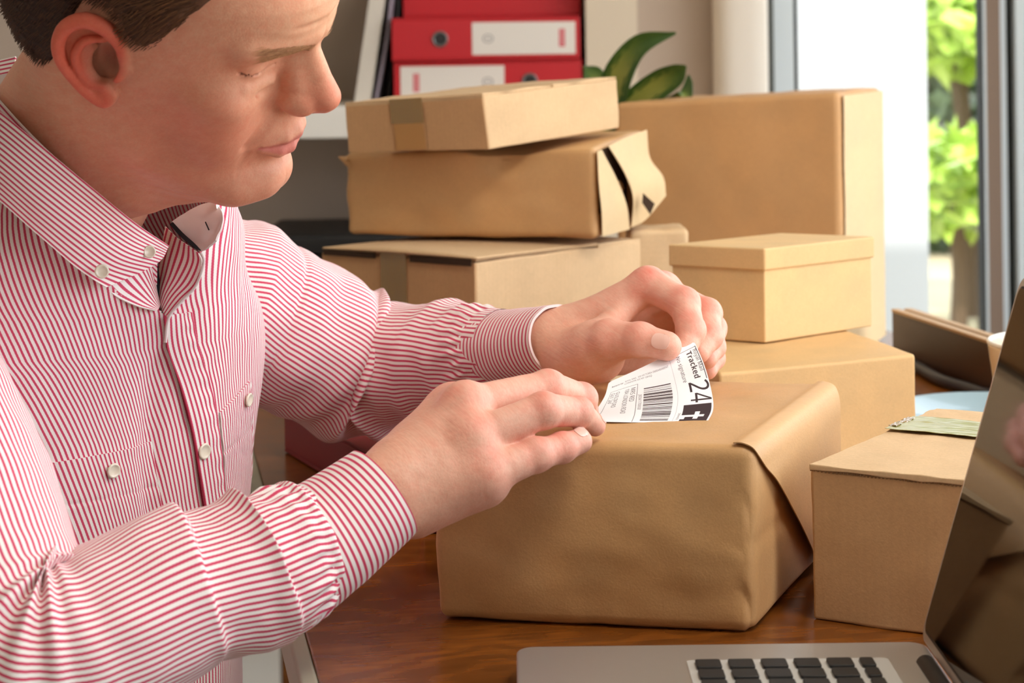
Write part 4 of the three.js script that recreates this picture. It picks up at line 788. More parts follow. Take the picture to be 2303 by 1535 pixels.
function headColor(x, y, z) {
  const [f, u, rr] = toHead(x, y, z), r = Math.abs(rr);
  let c = SKIN.face;
  c = mixc(c, SKIN.warm, 0.75 * bell(Math.hypot(f - 5.5, u + 2.5, r - 5.5), 4.2));
  c = mixc(c, SKIN.warm, 0.5 * bell(Math.hypot(f - 3, u + 6, r - 5), 4));
  c = mixc(c, SKIN.pale, 0.7 * bell(Math.hypot((f - 10) * 0.6, u - 5, r * 0.6), 3.2));
  c = mixc(c, SKIN.pale, 0.55 * bell(Math.hypot(f - 8, (u + 0.4) * 1.6, r - 3), 1.6));
  c = mixc(c, SKIN.red, 0.55 * bell(Math.hypot(f - 11.5, u + 1.2, r), 1.7));
  { const t = clamp((9.9 - f) / 1.9, 0, 1), bu = 2.82 + 0.85 * t - 0.1 * t * t, q = bell(u - bu, 0.45) * sstep(r, 0.2, 0.7) * (1 - sstep(r, 3.2, 4.4)) * (f > 6 ? 1 : 0); c = mixc(c, SKIN.brow, 0.5 * q); }
  c = mixc(c, SKIN.recessShade, 0.16 * bell((u - 1.28) * 1.2, 0.14) * sstep(r, 2.4, 2.9) * (1 - sstep(r, 4.3, 4.8)) * (f > 6.8 ? 1 : 0));  // lid slit darkened by colour, like a shaded crease
  c = mixc(c, SKIN.ear, sstep(r + 0.25 * Math.min(0, f), 7.25, 7.9) * (f < 1.2 && u > -4 && u < 4.6 ? 1 : 0));
  c = mixc(c, SKIN.recessShade, 0.75 * bell(Math.hypot(f + 0.35, (u - 0.2) * 0.75, (r - 7.0) * 0.8), 1.25));  // ear hollow: redder skin, with its shade painted in
  const lipU = -5.45 + 0.03 * r * r, up = 1 - sstep(u - lipU, 0.75 - 0.25 * r, 1.05 - 0.33 * r), low = 1 - sstep(lipU - u, 1.0 - 0.35 * r, 1.35 - 0.42 * r);
  if (f > 8.2 && r < 2.6) c = mixc(c, SKIN.lip, 0.85 * up * low);
  c = mixc(c, SKIN.recessShade, 0.55 * bell(Math.hypot(f - 10.7, (u + 2.45) * 1.4, r - 0.75), 0.42));  // nostril shade put into the vertex colour
  const n = 0.5 * noise(x * 160, y * 160, z * 160) + 0.5 * noise(x * 60, y * 60, z * 60), m = noise(x * 420, y * 420, z * 420);
  c = mixc(c, SKIN.red, clamp(0.16 * n + 0.07, 0, 1)); const k = 1 + 0.05 * n + 0.04 * m;
  const stub = sstep(-u, 3.2, 5) * sstep(f, 1.5, 4); c = mixc(c, lin(170, 116, 92), 0.18 * stub);
  return c.map((v) => v * k);
}
function paint(geo, fn) { const p = geo.attributes.position, a = new Float32Array(p.count * 3); for (let i = 0; i < p.count; i++) a.set(fn(p.getX(i), p.getY(i), p.getZ(i)), i * 3); geo.setAttribute('color', new THREE.BufferAttribute(a, 3)); return geo; }
function boundsOf(pts, pad) { const lo = [1e9, 1e9, 1e9], hi = [-1e9, -1e9, -1e9]; for (const p of pts) p.slice(0, 3).forEach((v, i) => { lo[i] = Math.min(lo[i], v - pad); hi[i] = Math.max(hi[i], v + pad); }); return [lo, hi]; }
const person = base('person', V(-0.36, 0.46, -1.55));
tag(person, 'man in a red and white striped shirt pressing a label on a parcel', 'person');
const pput = (n, g, m, par = person) => mesh(n, about(g, person.position), m, par);
const skinGeos = [];
{
  const corners = []; for (const f of [-10.5, 13.5]) for (const u of [-13.8, 14]) for (const r of [-9.2, 9.8]) corners.push(headAt(f, u, r).toArray());
  const [lo, hi] = boundsOf([...corners, NECK[2]], 0.0);
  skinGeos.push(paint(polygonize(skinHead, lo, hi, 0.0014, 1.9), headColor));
}
// hair: a thin cap where hair grows, covered with fine locks
const hairU = table([[-9, -5], [-6.5, -4.6], [-5.2, -3.8], [-4.3, -1.2], [-3.5, 1.6], [-2.4, 3.8], [-0.6, 4.1], [0.5, 3.4], [0.9, 2.2], [2.1, 2.0], [3.0, 3.0], [3.9, 4.2], [5.0, 6.0], [6.2, 8.2], [7.5, 10.4], [9, 12]]);
const hairThick = (f, u, r) => -0.25 + 0.75 * sstep(u - hairU(f) + 0.1 * noise(f * 2.2, u * 2.2, r), -0.35, 1.6) + 0.10 * noise(f * 1.2 + u, u * 4, r * 2) + 0.3 * sstep(u, 5, 9) + 0.4 * sstep(f, 4.5, 6.5) * sstep(u - hairU(f), -0.2, 0.6) + 0.7 * sstep(-f, 4.5, 8) * sstep(u - hairU(f), 0.3, 3);
const hairStrands = [];
function ribbon(out, pts, w, side, color) {             // a tapering strip: pts in metres
  const b = out.pos.length / 3;
  pts.forEach((p, i) => { const t = i / (pts.length - 1), k = w * (1 - t * t) + w * 0.12; out.pos.push(p.x - side.x * k, p.y - side.y * k, p.z - side.z * k, p.x + side.x * k, p.y + side.y * k, p.z + side.z * k); for (let q = 0; q < 2; q++) { out.nor.push(out.n.x, out.n.y, out.n.z); out.col.push(...color); } });
  for (let i = 0; i + 1 < pts.length; i++) { const a = b + i * 2; out.idx.push(a, a + 1, a + 2, a + 1, a + 3, a + 2); }
}
const ribbonGeo = (o) => { const g = new THREE.BufferGeometry(); g.setAttribute('position', new THREE.Float32BufferAttribute(o.pos, 3)); g.setAttribute('normal', new THREE.Float32BufferAttribute(o.nor, 3)); g.setAttribute('color', new THREE.Float32BufferAttribute(o.col, 3)); g.setIndex(o.idx); return g; };
const headN = (f, u, r, fn) => { const e = 0.05, g = [fn(f + e, u, r) - fn(f - e, u, r), fn(f, u + e, r) - fn(f, u - e, r), fn(f, u, r + e) - fn(f, u, r - e)], m = Math.hypot(...g) || 1; return g.map((v) => v / m); };
const hv = (a) => V(0, 0, 0).addScaledVector(HEAD.F, a[0]).addScaledVector(HEAD.U, a[1]).addScaledVector(HEAD.R, a[2]);
{
  const hairD = (f, u, r) => skull(f, u, r) - hairThick(f, u, r);
  const fn = (x, y, z) => { const [f, u, r] = toHead(x, y, z); return hairD(f, u, r) * HEAD.s / 100; };
  const corners = []; for (const f of [-10.5, 10]) for (const u of [-6, 14.6]) for (const r of [-8.6, 8.6]) corners.push(headAt(f, u, r).toArray());
  const [lo, hi] = boundsOf(corners, 0);
  const cap0 = polygonize(fn, lo, hi, 0.0028, 1.9);
  // keep only what stands proud of the skin
  const p = cap0.attributes.position, keep = new Uint8Array(p.count), hp = [];
  for (let i = 0; i < p.count; i++) { const h = toHead(p.getX(i), p.getY(i), p.getZ(i)); hp.push(h); keep[i] = hairThick(...h) > -0.12 ? 1 : 0; }
  const ix = []; for (let i = 0; i < cap0.index.count; i += 3) { const [a, b, c] = [0, 1, 2].map((k) => cap0.index.getX(i + k)); if (keep[a] && keep[b] && keep[c]) ix.push(a, b, c); }
  cap0.setIndex(ix);
  paint(cap0, (x, y, z) => { const k = 0.75 + 0.35 * noise(x * 300, y * 300, z * 300), h = toHead(x, y, z); return mixc(lin(52, 27, 14), lin(98, 62, 36), sstep(h[0], -2, 4)).map((v) => v * k); });
  cap0.deleteAttribute('uv');
  const out = { pos: [], nor: [], col: [], idx: [], n: V(0, 0, 0) };
  const cand = [...keep.keys()].filter((i) => keep[i] && hp[i][2] > -3 && hp[i][1] < 12);
  for (let k = 0; k < 15000; k++) {
    const h = hp[cand[Math.floor(rnd() * cand.length)]], [f, u, r] = h, m = u - hairU(f);
    if (m < 0.9 && rnd() > 0.35 + 0.6 * m) continue;
    const n = headN(f, u, r, skull), flow = [-0.55 - 0.25 * sstep(u, 5, 9) + 0.3 * noise(f, u, r), -0.75 + 0.7 * sstep(u, 5, 10) + 0.3 * noise(f + 9, u, r), 0];
    const dt = flow[0] * n[0] + flow[1] * n[1] + flow[2] * n[2], t = flow.map((v, i) => v - n[i] * dt), tm = Math.hypot(...t) || 1;
    const len = (0.9 + 0.9 * rnd()) * (m < 1.2 ? 0.6 : 1), lift = 0.08 + 0.16 * rnd();
    const pts = [0, 0.35, 0.7, 1].map((q) => headAt(...[0, 1, 2].map((i) => h[i] + t[i] / tm * len * q + n[i] * (-0.06 + lift * Math.sin(q * 2.2)))));
    const N = hv(n).normalize(); out.n = N;
    const side = hv(t).normalize().cross(N).normalize(), g = rnd(), grey = rnd() < 0.06 * sstep(f, -3, 2) ? 1.5 : 1;
    const c = mixc(lin(56, 30, 15), lin(124, 82, 48), clamp(0.25 * g + 0.65 * sstep(f, -3, 4) * (0.3 + g * 0.7), 0, 1)).map((v) => v * grey);
    ribbon(out, pts, 0.00028, side, c);
  }
  pput('hair', mergeGeometries([cap0, ribbonGeo(out)]), std({ vertexColors: true, roughness: 0.75, side: THREE.DoubleSide }));
  // eyebrows and eyelashes
  const tuft = (name, pathPts, count, len, w, dir, spread, colors, lift) => {
    for (const s of [1, -1]) {
      const o = { pos: [], nor: [], col: [], idx: [], n: V() };
      const q = pathPts.map((a) => V(a[0], a[1], a[2]));
      for (let k = 0; k < count; k++) {
        const t = rnd(), c = along(q, t), off = (rnd() - 0.5) * spread * (1 - 0.5 * t); let h = [c.x, c.y + off, c.z];
        for (let i = 0; i < 3; i++) { const d = headDist(h[0], h[1], h[2]), n = headN(h[0], h[1], h[2], headDist); h = h.map((v, j) => v - n[j] * d); }
        const n = headN(h[0], h[1], h[2], headDist), dd = dir(t, off), dt = dd[0] * n[0] + dd[1] * n[1] + dd[2] * n[2], tt = dd.map((v, i) => v - n[i] * dt * (1 - lift)), m = Math.hypot(...tt) || 1, L = len * (0.6 + 0.7 * rnd());
        const pts = [0, 0.5, 1].map((e) => headAt(...[0, 1, 2].map((i) => (h[i] + tt[i] / m * L * e + n[i] * (0.01 + 0.07 * Math.sin(e * 2.6))) * (i === 2 ? s : 1))));
        o.n = hv([n[0], n[1] + 0.6, n[2] * s + 0.3 * s]).normalize(); const side = pts[2].clone().sub(pts[0]).normalize().cross(o.n).normalize();
        ribbon(o, pts, w, side, mixc(colors[0], colors[1], rnd()));
      }
      pput(name, ribbonGeo(o), std({ vertexColors: true, roughness: 0.6, side: THREE.DoubleSide }));
    }
  };
  tuft('eyebrow', [[10.1, 2.8, 0.5], [9.7, 3.25, 1.6], [9.1, 3.6, 2.7], [8.0, 3.65, 4.1]], 800, 0.7, 0.00013, (t) => [-0.5, 0.5 - 0.6 * t, 0.8], 1.0, [lin(146, 94, 58), lin(210, 154, 108)], 0);
  tuft('eyelash', [[8.4, 1.3, 3.0], [8.25, 1.34, 3.6], [8.0, 1.4, 4.1], [7.5, 1.58, 4.7]], 16, 0.18, 0.00004, () => [0.6, -0.65, 0.35], 0.05, [lin(120, 84, 56), lin(160, 118, 82)], 0.5);
}

// ---------- hands ----------
const J = (px, py, d, r) => [...P(px, py, d).toArray(), r];
const nailMat = phys({ color: srgb(236, 190, 174), roughness: 0.28, clearcoat: 0.4, clearcoatRoughness: 0.3 });
// right hand (near): wrist, then knuckles and joints of little, ring, middle, index finger and thumb
const RH = {
  wrist: J(872, 1098, 1.288, 0.0235), arm: J(700, 1222, 1.262, 0.026),
  mcp: [J(1088, 1062, 1.292, 0.0145), J(1062, 990, 1.303, 0.0148), J(1048, 915, 1.325, 0.0145), J(1020, 912, 1.355, 0.014)],
  f: [
    [J(1090, 1068, 1.290, 0.0140), J(1206, 1022, 1.306, 0.0108), J(1264, 1006, 1.320, 0.0096), J(1304, 992, 1.331, 0.0085)],
    [J(1062, 990, 1.303, 0.0140), J(1222, 922, 1.318, 0.0116), J(1300, 926, 1.340, 0.0098), J(1338, 956, 1.358, 0.0076)],
    [J(1048, 915, 1.325, 0.0140), J(1232, 872, 1.358, 0.0120), J(1308, 896, 1.382, 0.0105), J(1320, 934, 1.396, 0.0085)],
    [J(1020, 912, 1.355, 0.0135), J(1180, 888, 1.398, 0.0115), J(1262, 906, 1.420, 0.0100), J(1296, 926, 1.424, 0.0085)],
    [J(925, 1020, 1.33, 0.0165), J(985, 945, 1.375, 0.0135), J(1060, 920, 1.41, 0.0112), J(1130, 915, 1.43, 0.0092)],
  ],
};
const LH = {
  wrist: J(1232, 767, 1.573, 0.0225), arm: J(1080, 789, 1.64, 0.025),
  mcp: [J(1505, 735, 1.64, 0.0125), J(1505, 690, 1.622, 0.0130), J(1490, 655, 1.598, 0.0130), J(1458, 641, 1.56, 0.0132)],
  f: [
    [J(1505, 735, 1.64, 0.0125), J(1590, 770, 1.60, 0.0100), J(1604, 805, 1.582, 0.0088), J(1592, 832, 1.565, 0.0075)],
    [J(1505, 690, 1.622, 0.0130), J(1602, 738, 1.585, 0.0108), J(1604, 780, 1.566, 0.0092), J(1590, 806, 1.55, 0.0082)],
    [J(1490, 655, 1.598, 0.0130), J(1590, 704, 1.565, 0.0114), J(1596, 757, 1.545, 0.0098), J(1572, 792, 1.53, 0.0085)],
    [J(1458, 639, 1.56, 0.0130), J(1538, 682, 1.535, 0.0122), J(1554, 742, 1.515, 0.0108), J(1540, 788, 1.503, 0.0090)],
    [J(1296, 800, 1.545, 0.0200), J(1372, 766, 1.512, 0.0160), J(1440, 764, 1.494, 0.0128), J(1500, 778, 1.484, 0.0112)],
  ],
};
function handDist(hd, x, y, z) {
  let palm = cap(x, y, z, hd.arm, hd.wrist);
  for (let i = 0; i < 4; i++) palm = smin(palm, cap(x, y, z, [hd.wrist[0], hd.wrist[1], hd.wrist[2], hd.wrist[3] * 0.72], hd.mcp[i]), 0.014);
  for (let i = 0; i < 3; i++) palm = smin(palm, cap(x, y, z, hd.mcp[i], hd.mcp[i + 1]), 0.01);
  for (const e of hd.extra ?? []) palm = smin(palm, cap(x, y, z, e[0], e[1]), e[2] ?? 0.015);
  let d = palm;
  for (let i = 0; i < 5; i++) {
    const f = hd.f[i]; let c = 1e9;
    for (let j = 0; j + 1 < f.length; j++) c = smin(c, cap(x, y, z, f[j], f[j + 1]), 0.004);
    if (c < 0.03) for (let j = 1; j <= 2; j++) { const b = ball(x, y, z, [f[j][0], f[j][1], f[j][2], f[j][3] * 1.035]); c = smin(c, b, 0.003); }   // joints stand out a little
    d = smin(d, c, i === 4 ? 0.010 : 0.0032);
  }
  // fingers stay apart where they only touch
  if (d < 0.006) for (let i = 0; i < 3; i++) { const a = hd.gap?.[i]; if (a) d = smax(d, -chain(x, y, z, a), 0.004); }
  if (d < 0.004) d -= 0.0002 * noise(x * 130, y * 130, z * 130) + 0.00007 * noise(x * 420, y * 420, z * 420);
  return d;
}
LH.extra = [[J(1280, 812, 1.555, 0.0215), J(1345, 800, 1.53, 0.021)], [J(1275, 802, 1.595, 0.019), J(1440, 790, 1.64, 0.018)], [J(1330, 770, 1.53, 0.015), J(1418, 690, 1.556, 0.006), 0.010]];
RH.extra = [[J(930, 1120, 1.295, 0.026), J(1080, 1080, 1.30, 0.018)], [J(900, 1060, 1.312, 0.022), J(1000, 945, 1.345, 0.016)]];
function gapLine(a, b, lift) { return [0, 1].map((k) => { const p = a[k], q = b[k]; return [(p[0] + q[0]) / 2, (p[1] + q[1]) / 2 + lift, (p[2] + q[2]) / 2 + 0.004, 0.0012]; }); }
function handColor(hd) {
  const kn = [...hd.mcp.slice(0, 4), ...hd.f.map((f) => f[1]), hd.f[4][2], ...hd.f.slice(0, 4).map((f) => f[2])];
  return (x, y, z) => {
    let c = SKIN.hand, k = 0; for (let i = 0; i < kn.length; i++) k = Math.max(k, (i < 4 ? 0.95 : 0.8) * bell(ball(x, y, z, [kn[i][0], kn[i][1] + 0.006, kn[i][2] + 0.004, 0]), i < 4 ? 0.0125 : 0.0105));
    const n = noise(x * 90, y * 90, z * 90), m = noise(x * 330, y * 330, z * 330);
    c = mixc(c, SKIN.knuckle, clamp(k * (0.75 + 0.4 * n) + 0.12 * n + 0.06, 0, 1));
    let t = 0; for (const f of hd.f) t = Math.max(t, bell(ball(x, y, z, [f[3][0], f[3][1], f[3][2], 0]), 0.012)); c = mixc(c, lin(230, 150, 130), 0.45 * t);
    let w = bell(ball(x, y, z, [hd.wrist[0], hd.wrist[1], hd.wrist[2], 0]), 0.06); c = mixc(c, lin(226, 172, 142), 0.6 * w);
    return c.map((v) => v * (1 + 0.035 * n + 0.03 * m));
  };
}
for (const hd of [RH, LH]) {
  const [lo, hi] = boundsOf([hd.arm, hd.wrist, ...hd.mcp, ...hd.f.flat()], 0.03);
  skinGeos.push(paint(polygonize((x, y, z) => handDist(hd, x, y, z), lo, hi, 0.00125, 1.7), handColor(hd)));
  // nails lie on the finger ends
  hd.nail = (f, side, w, l, back) => {
    const tip = V(...f[3].slice(0, 3)), pre = V(...f[2].slice(0, 3)), ax = tip.clone().sub(pre).normalize(), up = side.clone().addScaledVector(ax, -side.dot(ax)).normalize(), cr = ax.clone().cross(up).normalize(), r = f[3][3];
    const c = tip.clone().addScaledVector(ax, r * 0.15 - (back ?? 0)), rows = [];
    for (let j = 0; j <= 6; j++) { const row = []; for (let i = 0; i <= 6; i++) {
      const a = (i / 6 - 0.5) * 2, t = j / 6, wd = w * (t < 0.25 ? 0.72 + 0.28 * Math.sin(t / 0.25 * Math.PI / 2) : t > 0.8 ? 1 - 0.22 * (t - 0.8) / 0.2 : 1), p = c.clone().addScaledVector(ax, (t - 0.6) * l - 0.1 * l * a * a * (t > 0.5 ? 1 : -1)).addScaledVector(cr, a * wd / 2).addScaledVector(up, r);
      for (let q = 0; q < 4; q++) { const e = 3e-4, d = handDist(hd, p.x, p.y, p.z), g = V(handDist(hd, p.x + e, p.y, p.z) - handDist(hd, p.x - e, p.y, p.z), handDist(hd, p.x, p.y + e, p.z) - handDist(hd, p.x, p.y - e, p.z), handDist(hd, p.x, p.y, p.z + e) - handDist(hd, p.x, p.y, p.z - e)).normalize(); p.addScaledVector(g, -(d - 0.00035 - (t > 0.9 ? 0.0003 : 0))); }
      row.push(p);
    } rows.push(row); }
    const d1 = rows[0][6].clone().sub(rows[0][0]).cross(rows[6][0].clone().sub(rows[0][0])); if (d1.dot(up) < 0) rows.forEach((q) => q.reverse());
    pput('fingernail', sheet(rows, 10, 10, 0.0005), nailMat);
  };
}
LH.nail(LH.f[4], V(0.1, 0.35, 1), 0.0135, 0.0145, 0.002);
RH.nail(RH.f[0], V(0.2, 1, 0.5), 0.0095, 0.0105, 0.001);
RH.nail(RH.f[1], V(0.5, 1, 0.3), 0.0105, 0.011, 0.001);
RH.nail(RH.f[2], V(0.9, 0.5, 0.2), 0.0105, 0.011, 0.001);

// ---------- shirt ----------
const STRIPE = 0.0043;
const stripeTex = tex(128, 128, (u, v, i, j) => {
  const s = (u * 4 + 0.012 * Math.sin(v * 50)) % 1, e = sstep(Math.abs(s - 0.5) * 2, 0.31, 0.50), w = 10 * ((i * 7 + j * 13) % 5 - 2) / 2 * 0.4 + 8 * (n128(u, v) - 0.5);
  return [lerp(204, 244, e) + w, lerp(64, 236, e) + w * 1.4, lerp(96, 231, e) + w * 1.4];
});
stripeTex.repeat.set(1 / (STRIPE * 4), 1 / (STRIPE * 4)); stripeTex.needsUpdate = true;
const weave = tex(64, 64, (u, v, i, j) => { const k = 128 + ((i + j) % 2 ? 40 : -40) + 60 * (n32(u, v) - 0.5); return [k, k, k]; }, false); weave.repeat.set(60, 60); weave.needsUpdate = true;
const cloth = phys({ map: stripeTex, roughness: 0.82, sheen: 0.3, sheenRoughness: 0.6, sheenColor: new THREE.Color(1, 0.9, 0.9), side: THREE.DoubleSide });
const clothWhite = std({ color: srgb(222, 206, 204), roughness: 0.85, side: THREE.DoubleSide }), tapeBlack = std({ color: srgb(24, 22, 28), roughness: 0.9, side: THREE.DoubleSide });
const buttonMat = phys({ color: srgb(240, 228, 208), roughness: 0.25, clearcoat: 0.6 });
const TN = V(0.766, 0, 0.643), TS = V(-0.643, 0, 0.766);
// rings from the neck down: [centre x, y, z relative to the eye, half width, half depth, tilt of the front edge]
const RINGS = [
  [-0.289, -0.068, -1.467, 0.082, 0.076, -0.028], [-0.297, -0.090, -1.472, 0.112, 0.086, -0.03], [-0.309, -0.121, -1.482, 0.145, 0.094, -0.026], [-0.324, -0.161, -1.496, 0.168, 0.102, -0.018], [-0.337, -0.199, -1.508, 0.186, 0.112, -0.010], [-0.350, -0.245, -1.517, 0.190, 0.121, 0], [-0.359, -0.296, -1.523, 0.186, 0.128, 0], [-0.365, -0.347, -1.526, 0.178, 0.134, 0], [-0.369, -0.408, -1.528, 0.172, 0.139, 0], [-0.373, -0.479, -1.530, 0.172, 0.142, 0], [-0.377, -0.571, -1.530, 0.178, 0.145, 0], [-0.377, -0.673, -1.530, 0.185, 0.148, 0],
];
const RV = [0, 1, 2, 3, 4, 5].map((k) => (t) => { const m = RINGS.length - 1, x = clamp(t, 0, 1) * m, i = Math.min(m - 1, Math.floor(x)), f = x - i, g = (j) => RINGS[clamp(j, 0, m)][k], [a, b, c, d] = [g(i - 1), g(i), g(i + 1), g(i + 2)], f2 = f * f, f3 = f2 * f; return a * (-0.5 * f + f2 - 0.5 * f3) + b * (1 - 2.5 * f2 + 1.5 * f3) + c * (0.5 * f + 2 * f2 - 1.5 * f3) + d * (-0.5 * f2 + 0.5 * f3); });
function torsoRaw(a, t) {
  const w = RV[3](t), b = RV[4](t), c = Math.cos(a), s = Math.sin(a), far = s < 0 ? lerp(0.70, 0.87, sstep(t, 0.2, 0.5)) : 1, n = 2.35, k = Math.pow(Math.pow(Math.abs(c), n) + Math.pow(Math.abs(s), n), -1 / n);
  return V(RV[0](t), RV[1](t) + RV[5](t) * c * Math.sign(1), RV[2](t)).addScaledVector(TN, b * c * k).addScaledVector(TS, w * s * k * far).add(EYE);
}
function torsoFold(a, t, p) {
  const near = sstep(a, 0.25, 0.7) * (1 - sstep(a, 2.2, 2.8));
  let h = 0.0022 * noise(a * 2.2 + t * 7, t * 3, 1.5) + 0.0012 * noise(a * 9 - t * 12, t * 10, 4);
  const ridge = (a0, slope, t0, w, amp) => amp * Math.exp(-(((a - a0 - slope * (t - t0)) / w) ** 2));
  h += near * (ridge(0.95, -1.5, 0.35, 0.09, 0.009) * sstep(t, 0.15, 0.3) * (1 - sstep(t, 0.6, 0.75)) + ridge(1.25, -1.1, 0.45, 0.08, 0.008) * sstep(t, 0.25, 0.4) * (1 - sstep(t, 0.7, 0.85)));
  h += 0.004 * Math.exp(-(((a + 0.25) / 0.18) ** 2)) * sstep(t, 0.15, 0.3);
  h -= 0.007 * Math.exp(-(((a - 0.055) / 0.06) ** 2)) * sstep(t, 0.32, 0.5);                 // the front dips where the panels meet
  return h;
}
function torso(a, t, lift = 0) {
  const e = 0.01, p = torsoRaw(a, t), n = torsoRaw(a + e, t).sub(torsoRaw(a - e, t)).cross(torsoRaw(a, Math.min(1, t + e)).sub(torsoRaw(a, Math.max(0, t - e)))).normalize();
  if (n.dot(p.clone().sub(V(RV[0](t), RV[1](t), RV[2](t)).add(EYE))) < 0) n.negate();
  return p.addScaledVector(n, torsoFold(a, t, p) + lift);
}
const torsoArc = (() => { const T = 40, A = 128, tab = []; for (let j = 0; j <= T; j++) { const row = [0]; let p = torsoRaw(-Math.PI, j / T); for (let i = 1; i <= A; i++) { const q = torsoRaw(-Math.PI + i / A * 2 * Math.PI, j / T); row.push(row[i - 1] + q.distanceTo(p)); p = q; } const mid = row[A / 2]; tab.push(row.map((v) => v - mid)); } return (a, t) => { const x = clamp((a + Math.PI) / (2 * Math.PI), 0, 1) * A, y = clamp(t, 0, 1) * T, i = Math.min(A - 1, Math.floor(x)), j = Math.min(T - 1, Math.floor(y)); return lerp(lerp(tab[j][i], tab[j][i + 1], x - i), lerp(tab[j + 1][i], tab[j + 1][i + 1], x - i), y - j); }; })();
function pixelOf(p) { const c = Math.cos(-ROLL), s = Math.sin(-ROLL), x = p.x - EYE.x, y = p.y - EYE.y, X = x * c - y * s, Y = x * s + y * c; return [CX + X * F / -p.z, CY - Y * F / -p.z]; }
function torsoAt(px, py) {                               // where on the shirt front the lens sees this pixel
  let best = [0, 0.4, 1e9];
  for (let j = 0; j <= 50; j++) for (let i = 0; i <= 60; i++) { const a = -1.0 + i / 60 * 3, t = j / 50, q = pixelOf(torsoRaw(a, t)), d = (q[0] - px) ** 2 + (q[1] - py) ** 2; if (d < best[2]) best = [a, t, d]; }
  for (let s = 0.03; s > 0.0004; s *= 0.6) for (const [da, dt] of [[s, 0], [-s, 0], [0, s / 2], [0, -s / 2]]) { const a = best[0] + da, t = clamp(best[1] + dt, 0, 1), q = pixelOf(torsoRaw(a, t)), d = (q[0] - px) ** 2 + (q[1] - py) ** 2; if (d < best[2]) best = [a, t, d]; }
  return best;
}
const FRONT = [[362, 705], [372, 780], [398, 870], [418, 960], [432, 1060], [444, 1150], [452, 1230], [460, 1330]].map((q) => torsoAt(...q));   // where the two front panels meet
const frontA = (t) => { const f = FRONT; if (t <= f[0][1]) return f[0][0] + (t - f[0][1]) * (f[2][0] - f[0][0]) / (f[2][1] - f[0][1]); for (let i = 1; i < f.length; i++) if (t <= f[i][1]) return lerp(f[i - 1][0], f[i][0], (t - f[i - 1][1]) / (f[i][1] - f[i - 1][1])); return f[f.length - 1][0]; };
const frontArc = (a, t) => { const d = torsoArc(a, t) - torsoArc(frontA(t), t), y = RV[1](t); return d + (d > 0 ? 0.20 * (-y - 0.15) * sstep(d, 0.0, 0.1) : -0.22 * (-y - 0.2) * sstep(-d, 0.02, 0.09)); };
const OPENING = [[236, 630], [292, 681], [350, 690], [372, 712], [408, 670], [436, 640], [452, 592], [448, 566], [484, 540], [498, 500], [482, 452], [560, 300], [-150, 60], [-120, 380], [-15, 420], [78, 502], [158, 572]];
const inside = (q, poly) => { let c = false; for (let i = 0, j = poly.length - 1; i < poly.length; j = i++) { const [x1, y1] = poly[i], [x2, y2] = poly[j]; if ((y1 > q[1]) !== (y2 > q[1]) && q[0] < (x2 - x1) * (q[1] - y1) / (y2 - y1) + x1) c = !c; } return c; };
const torsoGeo = grid(360, 280, (u, v) => { const a = -Math.PI + u * 2 * Math.PI, p = torso(a, v); return [p, frontArc(a, v), -p.y]; }, false);
{ // the neck opening: what lies inside the collar line on the front is cut away
  const p = torsoGeo.attributes.position, ix = torsoGeo.index.array, keep = [], A = V(), B = V(), C = V();
  for (let i = 0; i < ix.length; i += 3) {
    A.fromBufferAttribute(p, ix[i]); B.fromBufferAttribute(p, ix[i + 1]); C.fromBufferAttribute(p, ix[i + 2]);
    const m = A.clone().add(B).add(C).divideScalar(3), front = m.clone().sub(V(-0.33, 0, -1.5)).dot(V(0.5, 0, 1)) > 0;
    if (!(front && inside(pixelOf(m), OPENING))) keep.push(ix[i], ix[i + 1], ix[i + 2]);
  }
  torsoGeo.setIndex(keep);
}
const shirt = pput('shirt', torsoGeo, cloth);
const sput = (n, g, m) => { const q = mesh(n, about(g, person.position), m, shirt); return q; };

function sleeve(path, radius, seam, n = [150, 120]) {
  const pts = path.map((q) => P(...q));
  let g = loft(pts, n[0], n[1], (v, a) => radius(v, a), { a0: seam + Math.PI, uv: (a, v, L) => radius.shear ? radius.shear(a, v, L, (a - seam - 2 * Math.PI) * radius.base(v)) : (a - seam - 2 * Math.PI) * radius.base(v) });
  return g;
}
function button(p, n, r = 0.0055) {
  const prof = [[0, 0.0006], [r * 0.55, 0.0006], [r * 0.72, 0.0016], [r * 0.92, 0.0015], [r, 0.0007], [r * 0.9, -0.0004], [0, -0.0004]].map(([x, y]) => new THREE.Vector2(x, y));
  const g = new THREE.LatheGeometry(prof, 24); g.applyQuaternion(new THREE.Quaternion().setFromUnitVectors(UPV, n.clone().normalize())); g.translate(p.x, p.y, p.z);
  const holes = [];
  sput('button', g, buttonMat);
}
function nearCam(p, k) { return p.clone().addScaledVector(EYE.clone().sub(p).normalize(), k); }

